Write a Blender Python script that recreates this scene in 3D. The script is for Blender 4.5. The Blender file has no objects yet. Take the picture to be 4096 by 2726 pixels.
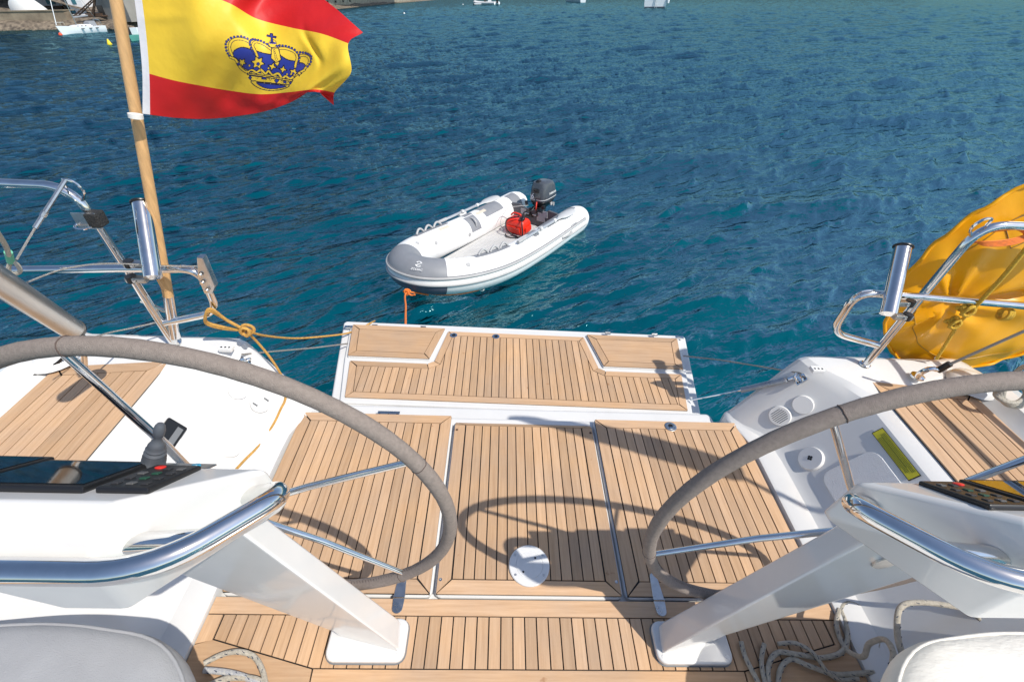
import bpy, bmesh, math, random
import numpy as np
from mathutils import Vector, Matrix, noise as mnoise
random.seed(7); rng=np.random.default_rng(11)
sc=bpy.context.scene
COL=sc.collection

# ------------------------------------------------------------------ camera, sky, sun, exposure
PW,PH,FPX,CZ=4096.,2726.,1820.,2.75
def cam_axes(hy,roll,yaw):
    th=math.atan((PH/2-hy)/FPX); c,s=math.cos(yaw),math.sin(yaw)
    f=np.array([s*math.cos(th),c*math.cos(th),-math.sin(th)]); r0=np.array([c,-s,0.]); u0=np.cross(r0,f); a=math.atan(roll)
    return np.stack([math.cos(a)*r0+math.sin(a)*u0,-math.sin(a)*r0+math.cos(a)*u0,f],1)
MW=cam_axes(-25.,-.015,0.)        # camera against the sea
MB_=cam_axes(-150.,.06,.045)      # camera against the yacht, which lies heeled and trimmed a little
RH=MW@MB_.T
C0=np.array([0,0,CZ])
HEEL=Matrix.Translation(Vector(C0))@Matrix(RH.tolist()).to_4x4()@Matrix.Translation(-Vector(C0))
def _ray(M,px,py): return M@np.array([(px-PW/2)/FPX,-(py-PH/2)/FPX,1.])
K=4096/2356.
def bz(px,py,z):  d=_ray(MB_,px*K,py*K); return C0+d*(z-CZ)/d[2]     # a point of the yacht at height z
def by(px,py,y):  d=_ray(MB_,px*K,py*K); return C0+d*y/d[1]          # a point of the yacht at distance y
def wz(px,py,z):  d=_ray(MW,px,py); return C0+d*(z-CZ)/d[2]
def wy(px,py,y):  d=_ray(MW,px,py); return C0+d*y/d[1]

cd=bpy.data.cameras.new('camera'); cam=bpy.data.objects.new('camera',cd); COL.objects.link(cam)
cd.sensor_width=36; cd.lens=FPX/PW*36; cd.clip_start=.02; cd.clip_end=9000
mw=np.eye(4); mw[:3,0]=MW[:,0]; mw[:3,1]=MW[:,1]; mw[:3,2]=-MW[:,2]; mw[:3,3]=C0
cam.matrix_world=Matrix(mw.tolist()); sc.camera=cam
sun_dir=Vector((RH@np.array([.595,-.41,1.])).tolist()).normalized()
wd=bpy.data.worlds.new('World'); sc.world=wd; wd.use_nodes=True
nt=wd.node_tree; bg=nt.nodes['Background']; sk=nt.nodes.new('ShaderNodeTexSky'); sk.sky_type='NISHITA'; sk.sun_disc=False
sk.sun_elevation=math.asin(sun_dir.z); sk.sun_rotation=math.atan2(sun_dir.x,sun_dir.y); sk.air_density=.9; sk.dust_density=.8; sk.ozone_density=1.0
nt.links.new(sk.outputs[0],bg.inputs[0]); bg.inputs[1].default_value=.12
sd=bpy.data.lights.new('sun','SUN'); sd.energy=3.6; sd.angle=math.radians(.53); sd.color=(1,.945,.86)
sun=bpy.data.objects.new('sun',sd); COL.objects.link(sun); sun.rotation_euler=sun_dir.to_track_quat('Z','Y').to_euler(); sun.location=sun_dir*40
sc.view_settings.view_transform='Standard'; sc.view_settings.look='None'; sc.view_settings.exposure=.37; sc.view_settings.gamma=1
sc.cycles.max_bounces=8; sc.cycles.sample_clamp_indirect=6

# ------------------------------------------------------------------ materials
MATS={}
def mat(name,col=(.8,.8,.8),rough=.5,metal=0.,var=0.,vscale=6.,bump=0.,bscale=60.,coat=0.,spec=None,sss=0.,stretch=None,col2=None,transl=0.):
    if name in MATS: return MATS[name]
    m=bpy.data.materials.new(name); m.use_nodes=True; n=m.node_tree.nodes; l=m.node_tree.links; b=n['Principled BSDF']
    b.inputs['Base Color'].default_value=(*col,1); b.inputs['Roughness'].default_value=rough; b.inputs['Metallic'].default_value=metal
    if coat: b.inputs['Coat Weight'].default_value=coat; b.inputs['Coat Roughness'].default_value=.05
    if spec is not None: b.inputs['Specular IOR Level'].default_value=spec
    if var or bump or col2:
        tc=n.new('ShaderNodeTexCoord'); mp=n.new('ShaderNodeMapping'); l.new(tc.outputs['Object'],mp.inputs[0])
        if stretch: mp.inputs['Scale'].default_value=stretch
    if var or col2:
        ns=n.new('ShaderNodeTexNoise'); ns.inputs['Scale'].default_value=vscale; ns.inputs['Detail'].default_value=5; ns.inputs['Roughness'].default_value=.6; l.new(mp.outputs[0],ns.inputs[0])
        mx=n.new('ShaderNodeMix'); mx.data_type='RGBA'
        c2=col2 if col2 else tuple(c*(1-var) for c in col); c1=col if col2 else tuple(min(1,c*(1+var)) for c in col)
        mx.inputs[6].default_value=(*c2,1); mx.inputs[7].default_value=(*c1,1)
        rp=n.new('ShaderNodeMapRange'); rp.inputs[1].default_value=.35; rp.inputs[2].default_value=.65; l.new(ns.outputs[0],rp.inputs[0]); l.new(rp.outputs[0],mx.inputs[0])
        l.new(mx.outputs[2],b.inputs['Base Color'])
        r2=n.new('ShaderNodeMapRange'); r2.inputs[3].default_value=max(0,rough*.8); r2.inputs[4].default_value=min(1,rough*1.25); l.new(ns.outputs[0],r2.inputs[0]); l.new(r2.outputs[0],b.inputs['Roughness'])
    if bump:
        nb=n.new('ShaderNodeTexNoise'); nb.inputs['Scale'].default_value=bscale; nb.inputs['Detail'].default_value=4; l.new(mp.outputs[0],nb.inputs[0])
        bp=n.new('ShaderNodeBump'); bp.inputs['Strength'].default_value=bump; bp.inputs['Distance'].default_value=.01; l.new(nb.outputs[0],bp.inputs['Height']); l.new(bp.outputs[0],b.inputs['Normal'])
    if transl:
        tr=n.new('ShaderNodeBsdfTranslucent'); tr.inputs[0].default_value=(*col,1); ms=n.new('ShaderNodeMixShader'); ms.inputs[0].default_value=transl
        l.new(b.outputs[0],ms.inputs[1]); l.new(tr.outputs[0],ms.inputs[2]); l.new(ms.outputs[0],n['Material Output'].inputs[0])
    MATS[name]=m; return m

def teak(name,stretch,tone=(1,1,1)):
    m=bpy.data.materials.new(name); m.use_nodes=True; n=m.node_tree.nodes; l=m.node_tree.links; b=n['Principled BSDF']
    tc=n.new('ShaderNodeTexCoord'); oi=n.new('ShaderNodeObjectInfo')
    off=n.new('ShaderNodeVectorMath'); off.operation='SCALE'; cmb=n.new('ShaderNodeCombineXYZ')
    for i in range(3): l.new(oi.outputs['Random'],cmb.inputs[i])
    l.new(cmb.outputs[0],off.inputs[0]); off.inputs['Scale'].default_value=37.
    ad=n.new('ShaderNodeVectorMath'); l.new(tc.outputs['Object'],ad.inputs[0]); l.new(off.outputs[0],ad.inputs[1])
    mp=n.new('ShaderNodeMapping'); mp.inputs['Scale'].default_value=stretch; l.new(ad.outputs[0],mp.inputs[0])
    g=n.new('ShaderNodeTexNoise'); g.inputs['Scale'].default_value=1; g.inputs['Detail'].default_value=6; g.inputs['Roughness'].default_value=.65; l.new(mp.outputs[0],g.inputs[0])
    r=n.new('ShaderNodeValToRGB'); e=r.color_ramp.elements
    e[0].position=.25; e[0].color=(.43,.254,.130,1); e[1].position=.72; e[1].color=(.56,.360,.205,1)
    l.new(g.outputs[0],r.inputs[0])
    big=n.new('ShaderNodeTexNoise'); big.inputs['Scale'].default_value=4.2; big.inputs['Detail'].default_value=6; big.inputs['Roughness'].default_value=.6; l.new(tc.outputs['Object'],big.inputs[0])
    hv=n.new('ShaderNodeHueSaturation'); l.new(r.outputs[0],hv.inputs['Color'])
    v=n.new('ShaderNodeMath'); v.operation='MULTIPLY_ADD'; l.new(oi.outputs['Random'],v.inputs[0]); v.inputs[1].default_value=.30; v.inputs[2].default_value=.67
    v2=n.new('ShaderNodeMath'); v2.operation='MULTIPLY_ADD'; l.new(big.outputs[0],v2.inputs[0]); v2.inputs[1].default_value=.40; l.new(v.outputs[0],v2.inputs[2]); l.new(v2.outputs[0],hv.inputs['Value'])
    s=n.new('ShaderNodeMath'); s.operation='MULTIPLY_ADD'; l.new(big.outputs[0],s.inputs[0]); s.inputs[1].default_value=.35; s.inputs[2].default_value=.74; l.new(s.outputs[0],hv.inputs['Saturation'])
    # scattered small stains
    st=n.new('ShaderNodeTexNoise'); st.inputs['Scale'].default_value=24; st.inputs['Detail'].default_value=2; l.new(ad.outputs[0],st.inputs[0])
    sr=n.new('ShaderNodeMapRange'); sr.inputs[1].default_value=.735; sr.inputs[2].default_value=.79; sr.inputs[4].default_value=.5; l.new(st.outputs[0],sr.inputs[0])
    mx=n.new('ShaderNodeMix'); mx.data_type='RGBA'; l.new(sr.outputs[0],mx.inputs[0]); l.new(hv.outputs[0],mx.inputs[6]); mx.inputs[7].default_value=(.26,.10,.03,1)
    l.new(mx.outputs[2],b.inputs['Base Color']); b.inputs['Roughness'].default_value=.62; b.inputs['Specular IOR Level'].default_value=.25
    bp=n.new('ShaderNodeBump'); bp.inputs['Strength'].default_value=.25; bp.inputs['Distance'].default_value=.002; l.new(g.outputs[0],bp.inputs['Height']); l.new(bp.outputs[0],b.inputs['Normal'])
    MATS[name]=m; return m
TY=teak('teak_along',(95,5,20)); TX=teak('teak_across',(5,95,20))
GEL=mat('white_gelcoat',(.68,.675,.66),.20,coat=.5,var=.03,vscale=3.5)
NON=mat('white_nonskid',(.76,.77,.78),.55,bump=.5,bscale=260,var=.03)
CAULK=mat('black_caulk',(.012,.011,.010),.6)
CHROME=mat('polished_steel',(.78,.77,.75),.09,1.,var=.08,vscale=14)
STEEL=mat('brushed_steel',(.62,.61,.59),.28,1.,var=.1,vscale=30)
BLACKP=mat('black_plastic',(.012,.012,.013),.35)
GLASS=mat('black_display_glass',(.006,.007,.008),.03,coat=.6)
GREYP=mat('grey_plastic',(.17,.18,.19),.5)
SUEDE=mat('taupe_suede',(.285,.238,.208),.95,var=.10,vscale=120,bump=.5,bscale=700,spec=.1)
STITCH=mat('dark_thread',(.10,.07,.06),.9)
ROPEO=mat('tan_rope',(.62,.34,.08),.8,var=.2,vscale=60,bump=.8,bscale=300)
ORANGE=mat('orange_rope',(.80,.20,.03),.75,var=.15,vscale=60)
CREAM=mat('cream_rope',(.64,.59,.50),.85,col2=(.48,.44,.36),vscale=90,bump=.8,bscale=420)
WIRE=mat('steel_wire',(.42,.40,.37),.45,.7,bump=.6,bscale=500)
YCOVER=mat('yellow_vinyl',(.82,.37,.002),.30,var=.06,vscale=4,bump=.25,bscale=9,spec=.35)
YROPE=mat('yellow_rope',(.86,.52,.05),.75,bump=1.,bscale=350,var=.2,vscale=120)
WOODP=mat('varnished_ash',(.60,.355,.155),.42,var=.14,vscale=3,stretch=(30,30,3),bump=.15,bscale=30)
ALU=mat('anodised_aluminium',(.50,.49,.47),.33,1.,var=.06,vscale=8)
CUSHSHADE=mat('shade_toned_cushion_cloth',(.34,.345,.36),.85,var=.05,vscale=8,bump=.35,bscale=380)  # white cloth lying in shade; the shade is put into this base colour
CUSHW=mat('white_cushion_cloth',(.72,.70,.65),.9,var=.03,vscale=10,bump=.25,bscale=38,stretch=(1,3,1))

# ------------------------------------------------------------------ mesh tools
class MB:
    def __init__(s): s.v=[]; s.f=[]; s.m=[]
    def add(s,vs,fs,mi=0):
        o=len(s.v); s.v+= [tuple(map(float,p)) for p in vs]; s.f+=[tuple(i+o for i in f) for f in fs]; s.m+=[mi]*len(fs); return s
    def prism(s,poly,d,mi=0):            # 3-D polygon pushed along d
        n=len(poly); d=np.array(d,float); a=[np.array(p,float) for p in poly]; b=[p+d for p in a]
        return s.add(a+b,[tuple(range(n)),tuple(range(2*n-1,n-1,-1))]+[(i,i+n,(i+1)%n+n,(i+1)%n) for i in range(n)],mi)
    def flat(s,poly,z0,z1,mi=0): return s.prism([(p[0],p[1],z0) for p in poly],(0,0,z1-z0),mi)
    def box(s,c,size,R=None,mi=0):
        c=np.array(c,float); h=np.array(size)/2.; R=np.eye(3) if R is None else np.array(R)
        vs=[c+R@(h*np.array(k)) for k in ((-1,-1,-1),(1,-1,-1),(1,1,-1),(-1,1,-1),(-1,-1,1),(1,-1,1),(1,1,1),(-1,1,1))]
        return s.add(vs,[(0,3,2,1),(4,5,6,7),(0,1,5,4),(1,2,6,5),(2,3,7,6),(3,0,4,7)],mi)
    def tube(s,path,r,seg=10,closed=False,cap=True,mi=0,up=None):
        P=[np.array(p,float) for p in path]; n=len(P); rr=[r]*n if np.isscalar(r) else list(r)
        T=[]
        for i in range(n):
            a=P[(i-1)%n] if (closed or i>0) else P[i]; b=P[(i+1)%n] if (closed or i<n-1) else P[i]
            t=b-a; T.append(t/(np.linalg.norm(t)+1e-12))
        ref=np.array(up if up is not None else ([0,0,1] if abs(T[0][2])<.9 else [1,0,0]),float)
        N=ref-T[0]*(ref@T[0]); N/=np.linalg.norm(N); vs=[]
        for i in range(n):
            if up is not None: N=ref-T[i]*(ref@T[i])
            else: N=N-T[i]*(N@T[i])
            N=N/(np.linalg.norm(N)+1e-12); B=np.cross(T[i],N)
            vs+=[P[i]+rr[i]*(math.cos(2*math.pi*k/seg)*N+math.sin(2*math.pi*k/seg)*B) for k in range(seg)]
        fs=[]
        for i in range(n if closed else n-1):
            j=(i+1)%n
            fs+=[(i*seg+k,i*seg+(k+1)%seg,j*seg+(k+1)%seg,j*seg+k) for k in range(seg)]
        if cap and not closed: fs+=[tuple(range(seg-1,-1,-1)),tuple((n-1)*seg+k for k in range(seg))]
        return s.add(vs,fs,mi)
    def lathe(s,prof,o,axis,seg=20,mi=0,close=True):   # prof: (r,h) along axis
        o=np.array(o,float); a=np.array(axis,float); a/=np.linalg.norm(a); e=np.cross(a,[0,0,1.]) if abs(a[2])<.9 else np.cross(a,[1.,0,0]); e/=np.linalg.norm(e); g=np.cross(a,e)
        vs=[o+a*h+r*(math.cos(2*math.pi*k/seg)*e+math.sin(2*math.pi*k/seg)*g) for r,h in prof for k in range(seg)]; n=len(prof)
        fs=[(i*seg+k,i*seg+(k+1)%seg,(i+1)*seg+(k+1)%seg,(i+1)*seg+k) for i in range(n-1) for k in range(seg)]
        if close: fs+=[tuple(range(seg-1,-1,-1)),tuple((n-1)*seg+k for k in range(seg))]
        return s.add(vs,fs,mi)
    def grid(s,fn,nu,nv,mi=0,wrap=False):
        vs=[fn(i/nu,j/nv) for j in range(nv+1) for i in range(nu+1)]
        return s.add(vs,[(j*(nu+1)+i,j*(nu+1)+i+1,(j+1)*(nu+1)+i+1,(j+1)*(nu+1)+i) for j in range(nv) for i in range(nu)],mi)
    def loft(s,secs,cap=True,mi=0):
        n=len(secs[0]); vs=[p for q in secs for p in q]
        fs=[(i*n+k,i*n+(k+1)%n,(i+1)*n+(k+1)%n,(i+1)*n+k) for i in range(len(secs)-1) for k in range(n)]
        if cap: fs+=[tuple(range(n-1,-1,-1)),tuple((len(secs)-1)*n+k for k in range(n))]
        return s.add(vs,fs,mi)
    def build(s,name,mats,parent=None,bevel=0.,bseg=2,smooth=30,subsurf=0,hull=False):
        base=np.array(parent['_b']) if parent is not None and '_b' in parent.keys() else np.zeros(3)
        me=bpy.data.meshes.new(name); bm=bmesh.new()
        vv=[bm.verts.new(np.array(p)-base) for p in s.v]
        if hull:
            bmesh.ops.convex_hull(bm,input=bm.verts)
            bmesh.ops.delete(bm,geom=[v for v in bm.verts if not v.link_faces],context='VERTS')
            bmesh.ops.dissolve_limit(bm,angle_limit=.03,verts=bm.verts,edges=bm.edges)
        else:
            for f,mi in zip(s.f,s.m):
                try: q=bm.faces.new([vv[i] for i in f]); q.material_index=mi
                except ValueError: pass
        bmesh.ops.recalc_face_normals(bm,faces=bm.faces)
        if bevel:
            ed=[e for e in bm.edges if len(e.link_faces)==2 and e.calc_face_angle(0)>math.radians(25)]
            bmesh.ops.bevel(bm,geom=ed,offset=bevel,segments=bseg,profile=.5,affect='EDGES',clamp_overlap=True)
        bm.to_mesh(me); bm.free()
        for m in (mats if isinstance(mats,(list,tuple)) else [mats]): me.materials.append(m)
        if smooth:
            me.shade_smooth(); me.set_sharp_from_angle(angle=math.radians(smooth))
        o=bpy.data.objects.new(name,me); COL.objects.link(o)
        if bevel:
            wn=o.modifiers.new('wn','WEIGHTED_NORMAL'); wn.keep_sharp=True; wn.weight=80
        if subsurf:
            md=o.modifiers.new('sub','SUBSURF'); md.levels=md.render_levels=subsurf
        if parent is not None: o.parent=parent; o['_b']=[float(x) for x in base]
        else: o['_b']=[0.,0.,0.]
        return o
def thing(name,label,cat,base,group=None,world=False,rot=None):
    o=bpy.data.objects.new(name,None); COL.objects.link(o); o.empty_display_size=.1
    T=Matrix.Translation(Vector(base))
    if rot is not None: T=T@rot
    o.matrix_world=T if world else HEEL@T
    o['_b']=[0.,0.,0.] if rot is not None else [float(x) for x in base]; o['label']=label; o['category']=cat
    if group: o['group']=group
    return o
def part(name,mb,m,parent,**k): return mb.build(name,m,parent,**k)
def dup(o,parent,name=None):
    c=o.copy(); COL.objects.link(c); c.parent=parent
    return c
def catmull(pts,n=8,closed=False):
    P=[np.array(p,float) for p in pts]; N=len(P); out=[]
    for i in range(N if closed else N-1):
        g=lambda k:P[k%N] if closed else P[min(max(k,0),N-1)]
        a,b,c,d=g(i-1),g(i),g(i+1),g(i+2)
        for k in range(n):
            t=k/n; out.append(.5*((2*b)+(c-a)*t+(2*a-5*b+4*c-d)*t*t+(3*b-3*c+d-a)*t**3))
    if not closed: out.append(P[-1])
    return out
def fillet(pts,r,n=7):
    P=[np.array(p,float) for p in pts]; out=[P[0]]
    for i in range(1,len(P)-1):
        a,b,c=P[i-1],P[i],P[i+1]; u=a-b; w=c-b; lu,lw=np.linalg.norm(u),np.linalg.norm(w); k=min(r,lu*.48,lw*.48); p=b+u/lu*k; q=b+w/lw*k
        for j in range(n+1):
            t=j/n; out.append((1-t)**2*p+2*t*(1-t)*b+t*t*q)
    out.append(P[-1]); return out
def clipx(poly,a,b):
    def half(p,k,sg):
        o=[]
        for i in range(len(p)):
            A,B=p[i],p[(i+1)%len(p)]; da,db=sg*(A[0]-k),sg*(B[0]-k)
            if da>=0: o.append(A)
            if (da>=0)!=(db>=0):
                t=da/(da-db); o.append((A[0]+t*(B[0]-A[0]),A[1]+t*(B[1]-A[1])))
        return o
    q=half(poly,a,1)
    return half(q,b,-1) if len(q)>2 else []
def inset(poly,d):      # shrink a 2-D polygon (counter-clockwise)
    n=len(poly); out=[]
    for i in range(n):
        a,b,c=map(np.array,(poly[i-1],poly[i],poly[(i+1)%n]))
        u=(b-a)/np.linalg.norm(b-a); w=(c-b)/np.linalg.norm(c-b); n1=np.array([-u[1],u[0]]); n2=np.array([-w[1],w[0]])
        m=n1+n2; m=m/max(.25,(m@n1)); out.append(tuple(b+m*d))
    return out
def ccw(p):
    a=sum(p[i-1][0]*p[i][1]-p[i][0]*p[i-1][1] for i in range(len(p)))
    return p if a>0 else p[::-1]
GAP=.0046
def plank_field(parent,poly,z,w,dirx=False,thick=.006,zf=None,x0=None):
    """fill poly with separate planks running along y"""
    xs=[p[0] for p in poly]; lo,hi=min(xs),max(xs); n=max(1,round((hi-lo)/w)); w=(hi-lo)/n
    for i in range(n):
        q=clipx(poly,lo+i*w+GAP/2,lo+(i+1)*w-GAP/2)
        if len(q)<3: continue
        b=MB()
        if zf: b.prism([(p[0],p[1],zf(*p)-thick) for p in q],(0,0,thick))
        else: b.flat(q,z-thick,z)
        part('plank',b,TY,parent,smooth=0)
def border(parent,outer,wd,z,thick=.006,mats=None,skip=(),zf=None):
    """mitred margin boards round a counter-clockwise outline; returns the inner outline"""
    inn=inset(outer,wd); n=len(outer)
    for i in range(n):
        if i in skip: continue
        j=(i+1)%n; A,B,Cc,D=(np.array(v) for v in (outer[i],outer[j],inn[j],inn[i]))
        u=(B-A)/np.linalg.norm(B-A); A2=A+u*GAP*.6; B2=B-u*GAP*.6; C2=Cc-u*GAP*.6; D2=D+u*GAP*.6; nn=np.array([-u[1],u[0]])
        q=[A2,B2,C2-nn*GAP*.5,D2-nn*GAP*.5]
        b=MB()
        if zf: b.prism([(p[0],p[1],zf(*p)-thick) for p in q],(0,0,thick))
        else: b.flat([tuple(p) for p in q],z-thick,z)
        part('margin_board',b,TX if abs(u[0])>abs(u[1]) else TY,parent,smooth=0)
    return inset(outer,wd+GAP*.3)

# ------------------------------------------------------------------ the sea
def spectrum(N,L,lam,rms,wdir,seed,spread=2):
    g=np.random.default_rng(seed); k=2*np.pi*np.fft.fftfreq(N,L/N); kx,ky=np.meshgrid(k,k); kk=np.hypot(kx,ky); kk[0,0]=1e9
    kp=2*np.pi/lam; S=np.exp(-1.25*(kp/kk)**2)/kk**3.6; wd_=np.array(wdir)/np.hypot(*wdir); c=np.abs(kx*wd_[0]+ky*wd_[1])/kk
    S*=c**spread; S*=np.exp(-(kk*L/N*.55)**2)
    h=np.real(np.fft.ifft2(np.sqrt(S)*(g.normal(size=(N,N))+1j*g.normal(size=(N,N))))); h-=h.mean(); h*=rms/h.std()
    return h+ .30*(h*h/rms-rms)
W1=(spectrum(512,19.,.60,.0125,(.60,-.80),3,7),19.); W2=(spectrum(256,67.,2.4,.023,(.50,-.86),5,6),67.)
def samp(W,x,y):
    h,L=W; N=h.shape[0]; u=(x/L*N)%N; v=(y/L*N)%N; i=u.astype(int); j=v.astype(int); fu,fv=u-i,v-j; i1=(i+1)%N; j1=(j+1)%N
    return h[j,i]*(1-fu)*(1-fv)+h[j,i1]*fu*(1-fv)+h[j1,i]*(1-fu)*fv+h[j1,i1]*fu*fv
def build_sea():
    fine=np.linspace(math.radians(-62),math.radians(62),760); rest=np.linspace(math.radians(62),math.radians(298),50)[1:-1]
    A=np.concatenate([fine,rest]); na=len(A); R=np.concatenate([[.4],np.geomspace(1.6,260,860),np.geomspace(290,6000,24)]); nr=len(R)
    rr,aa=np.meshgrid(R,A,indexing='ij'); x=rr*np.sin(aa); y=rr*np.cos(aa)
    f1=np.clip(1.25-rr/55,0,1); f2=np.clip(1.4-rr/220,0,1)
    z=samp(W1,x,y)*f1+samp(W2,x,y)*f2
    # a light chop only, smoother close behind the transom
    z*=np.clip(.55+.06*rr,.5,1.15)
    v=np.stack([x,y,z],-1).reshape(-1,3)
    i,j=np.meshgrid(np.arange(nr-1),np.arange(na),indexing='ij'); j1=(j+1)%na
    f=np.stack([i*na+j,i*na+j1,(i+1)*na+j1,(i+1)*na+j],-1).reshape(-1,4)[:,::-1]
    me=bpy.data.meshes.new('sea'); me.vertices.add(len(v)); me.vertices.foreach_set('co',v.ravel())
    me.loops.add(f.size); me.loops.foreach_set('vertex_index',f.ravel().astype(np.int32)); me.polygons.add(len(f)); me.polygons.foreach_set('loop_start',np.arange(len(f),dtype=np.int32)*4); 
    me.update(calc_edges=True); me.shade_smooth()
    m=bpy.data.materials.new('sea_water'); m.use_nodes=True; n=m.node_tree.nodes; l=m.node_tree.links; b=n['Principled BSDF']
    tc=n.new('ShaderNodeTexCoord')
    def nz(scale,detail,st,rot=0.,rough=.55,dist=0.):
        mp=n.new('ShaderNodeMapping'); mp.vector_type='TEXTURE'; mp.inputs['Scale'].default_value=st; mp.inputs['Rotation'].default_value=(0,0,rot); l.new(tc.outputs['Object'],mp.inputs[0])
        q=n.new('ShaderNodeTexNoise'); q.inputs['Scale'].default_value=scale; q.inputs['Detail'].default_value=detail; q.inputs['Roughness'].default_value=rough; q.inputs['Distortion'].default_value=dist; l.new(mp.outputs[0],q.inputs[0]); return q
    sp=n.new('ShaderNodeSeparateXYZ'); l.new(tc.outputs['Object'],sp.inputs[0])
    # the bottom: weed beds to the left and far out, pale sand below the stern
    big=nz(.09,3,(1,1,1)); gx=n.new('ShaderNodeMath'); gx.operation='MULTIPLY_ADD'; l.new(sp.outputs[0],gx.inputs[0]); gx.inputs[1].default_value=.022; gx.inputs[2].default_value=.20
    s1=n.new('ShaderNodeMath'); s1.operation='MULTIPLY_ADD'; l.new(big.outputs[0],s1.inputs[0]); s1.inputs[1].default_value=.75; l.new(gx.outputs[0],s1.inputs[2]); s1.use_clamp=True
    rp=n.new('ShaderNodeValToRGB'); e=rp.color_ramp.elements; e[0].position=.12; e[0].color=(.002,.027,.080,1); e[1].position=.95; e[1].color=(.001,.090,.116,1); k=e.new(.5); k.color=(.001,.060,.098,1)
    l.new(s1.outputs[0],rp.inputs[0]); l.new(rp.outputs[0],b.inputs['Base Color'])
    b.inputs['Roughness'].default_value=.04; b.inputs['IOR'].default_value=1.33
    r1=nz(2.7,5,(2.1,.72,1),.55,.56,.3); r2=nz(8,3,(1.8,.8,1),.5,.5); r3=nz(.5,3,(1.7,.8,1),.45,.5)
    a1=n.new('ShaderNodeMath'); a1.operation='MULTIPLY_ADD'; l.new(r2.outputs[0],a1.inputs[0]); a1.inputs[1].default_value=.22; l.new(r1.outputs[0],a1.inputs[2])
    def ridge(q):
        a=n.new('ShaderNodeMath'); a.operation='MULTIPLY_ADD'; a.inputs[1].default_value=2; a.inputs[2].default_value=-1; l.new(q.outputs[0],a.inputs[0]); c=n.new('ShaderNodeMath'); c.operation='ABSOLUTE'; l.new(a.outputs[0],c.inputs[0]); d=n.new('ShaderNodeMath'); d.operation='SUBTRACT'; d.inputs[0].default_value=1; l.new(c.outputs[0],d.inputs[1]); return d
    l.new(ridge(r1).outputs[0],a1.inputs[2])
    a2=n.new('ShaderNodeMath'); a2.operation='MULTIPLY_ADD'; l.new(r3.outputs[0],a2.inputs[0]); a2.inputs[1].default_value=1.6; l.new(a1.outputs[0],a2.inputs[2])
    bp=n.new('ShaderNodeBump'); bp.inputs['Strength'].default_value=1.; bp.inputs['Distance'].default_value=.042; l.new(a2.outputs[0],bp.inputs['Height']); l.new(bp.outputs[0],b.inputs['Normal'])
    b.inputs['Roughness'].default_value=.9; b.inputs['Specular IOR Level'].default_value=0
    fr=n.new('ShaderNodeFresnel'); fr.inputs[0].default_value=1.18; l.new(bp.outputs[0],fr.inputs[1])
    gl=n.new('ShaderNodeBsdfGlossy'); gl.inputs['Roughness'].default_value=.06; gl.inputs['Color'].default_value=(.19,.36,.40,1); l.new(bp.outputs[0],gl.inputs['Normal'])
    tp=n.new('ShaderNodeBsdfTransparent'); tp.inputs[0].default_value=(.04,.64,.73,1)
    m1=n.new('ShaderNodeMixShader'); m1.inputs[0].default_value=.60; l.new(b.outputs[0],m1.inputs[1]); l.new(tp.outputs[0],m1.inputs[2])
    m2=n.new('ShaderNodeMixShader'); l.new(fr.outputs[0],m2.inputs[0]); l.new(m1.outputs[0],m2.inputs[1]); l.new(gl.outputs[0],m2.inputs[2]); l.new(m2.outputs[0],n['Material Output'].inputs[0])
    bm_=mat('sea_bottom',(.46,.46,.44),1.,col2=(.20,.23,.26),vscale=.05)
    bo=MB().add([(-700,-700,-9),(700,-700,-9),(700,900,-9),(-700,900,-9)],[(0,1,2,3)]).build('seabed',bm_,None,smooth=0); bo['kind']='structure'
    me.materials.append(m); o=bpy.data.objects.new('sea',me); COL.objects.link(o); o['kind']='structure'; return o
build_sea()

# ------------------------------------------------------------------ the yacht's stern: hull, cockpit sole, hatches, bathing platform
X0=.153; SZ=.95
def sx(s,u): return X0+s*u
yacht=thing('sailing_yacht','white sailing yacht stern with teak planked cockpit floor and lowered bathing platform','yacht',(X0,1.1,-.2))
SA=[(1.13,.90),(1.135,.962),(1.15,.968),(1.235,.970),(1.262,.985),(1.30,1.03),(1.47,1.275),(1.505,1.318),(1.55,1.336),(1.60,1.338),(2.02,1.338),(2.045,1.36),(2.07,1.395),(2.12,1.405),(2.18,1.39),(2.205,1.34),(2.20,.6),(1.95,-.45)]
SB=[(1.075,.80),(1.08,.935),(1.085,.942),(1.09,.948),(1.10,.955),(1.12,.99),(1.285,1.30),(1.312,1.345),(1.34,1.363),(1.40,1.368),(2.0,1.366),(2.02,1.372),(2.05,1.376),(2.09,1.372),(2.14,1.352),(2.16,1.31),(2.15,.6),(1.9,-.45)]
def mixs(t): return [(a[0]*(1-t)+b[0]*t,a[1]*(1-t)+b[1]*t) for a,b in zip(SA,SB)]
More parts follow.
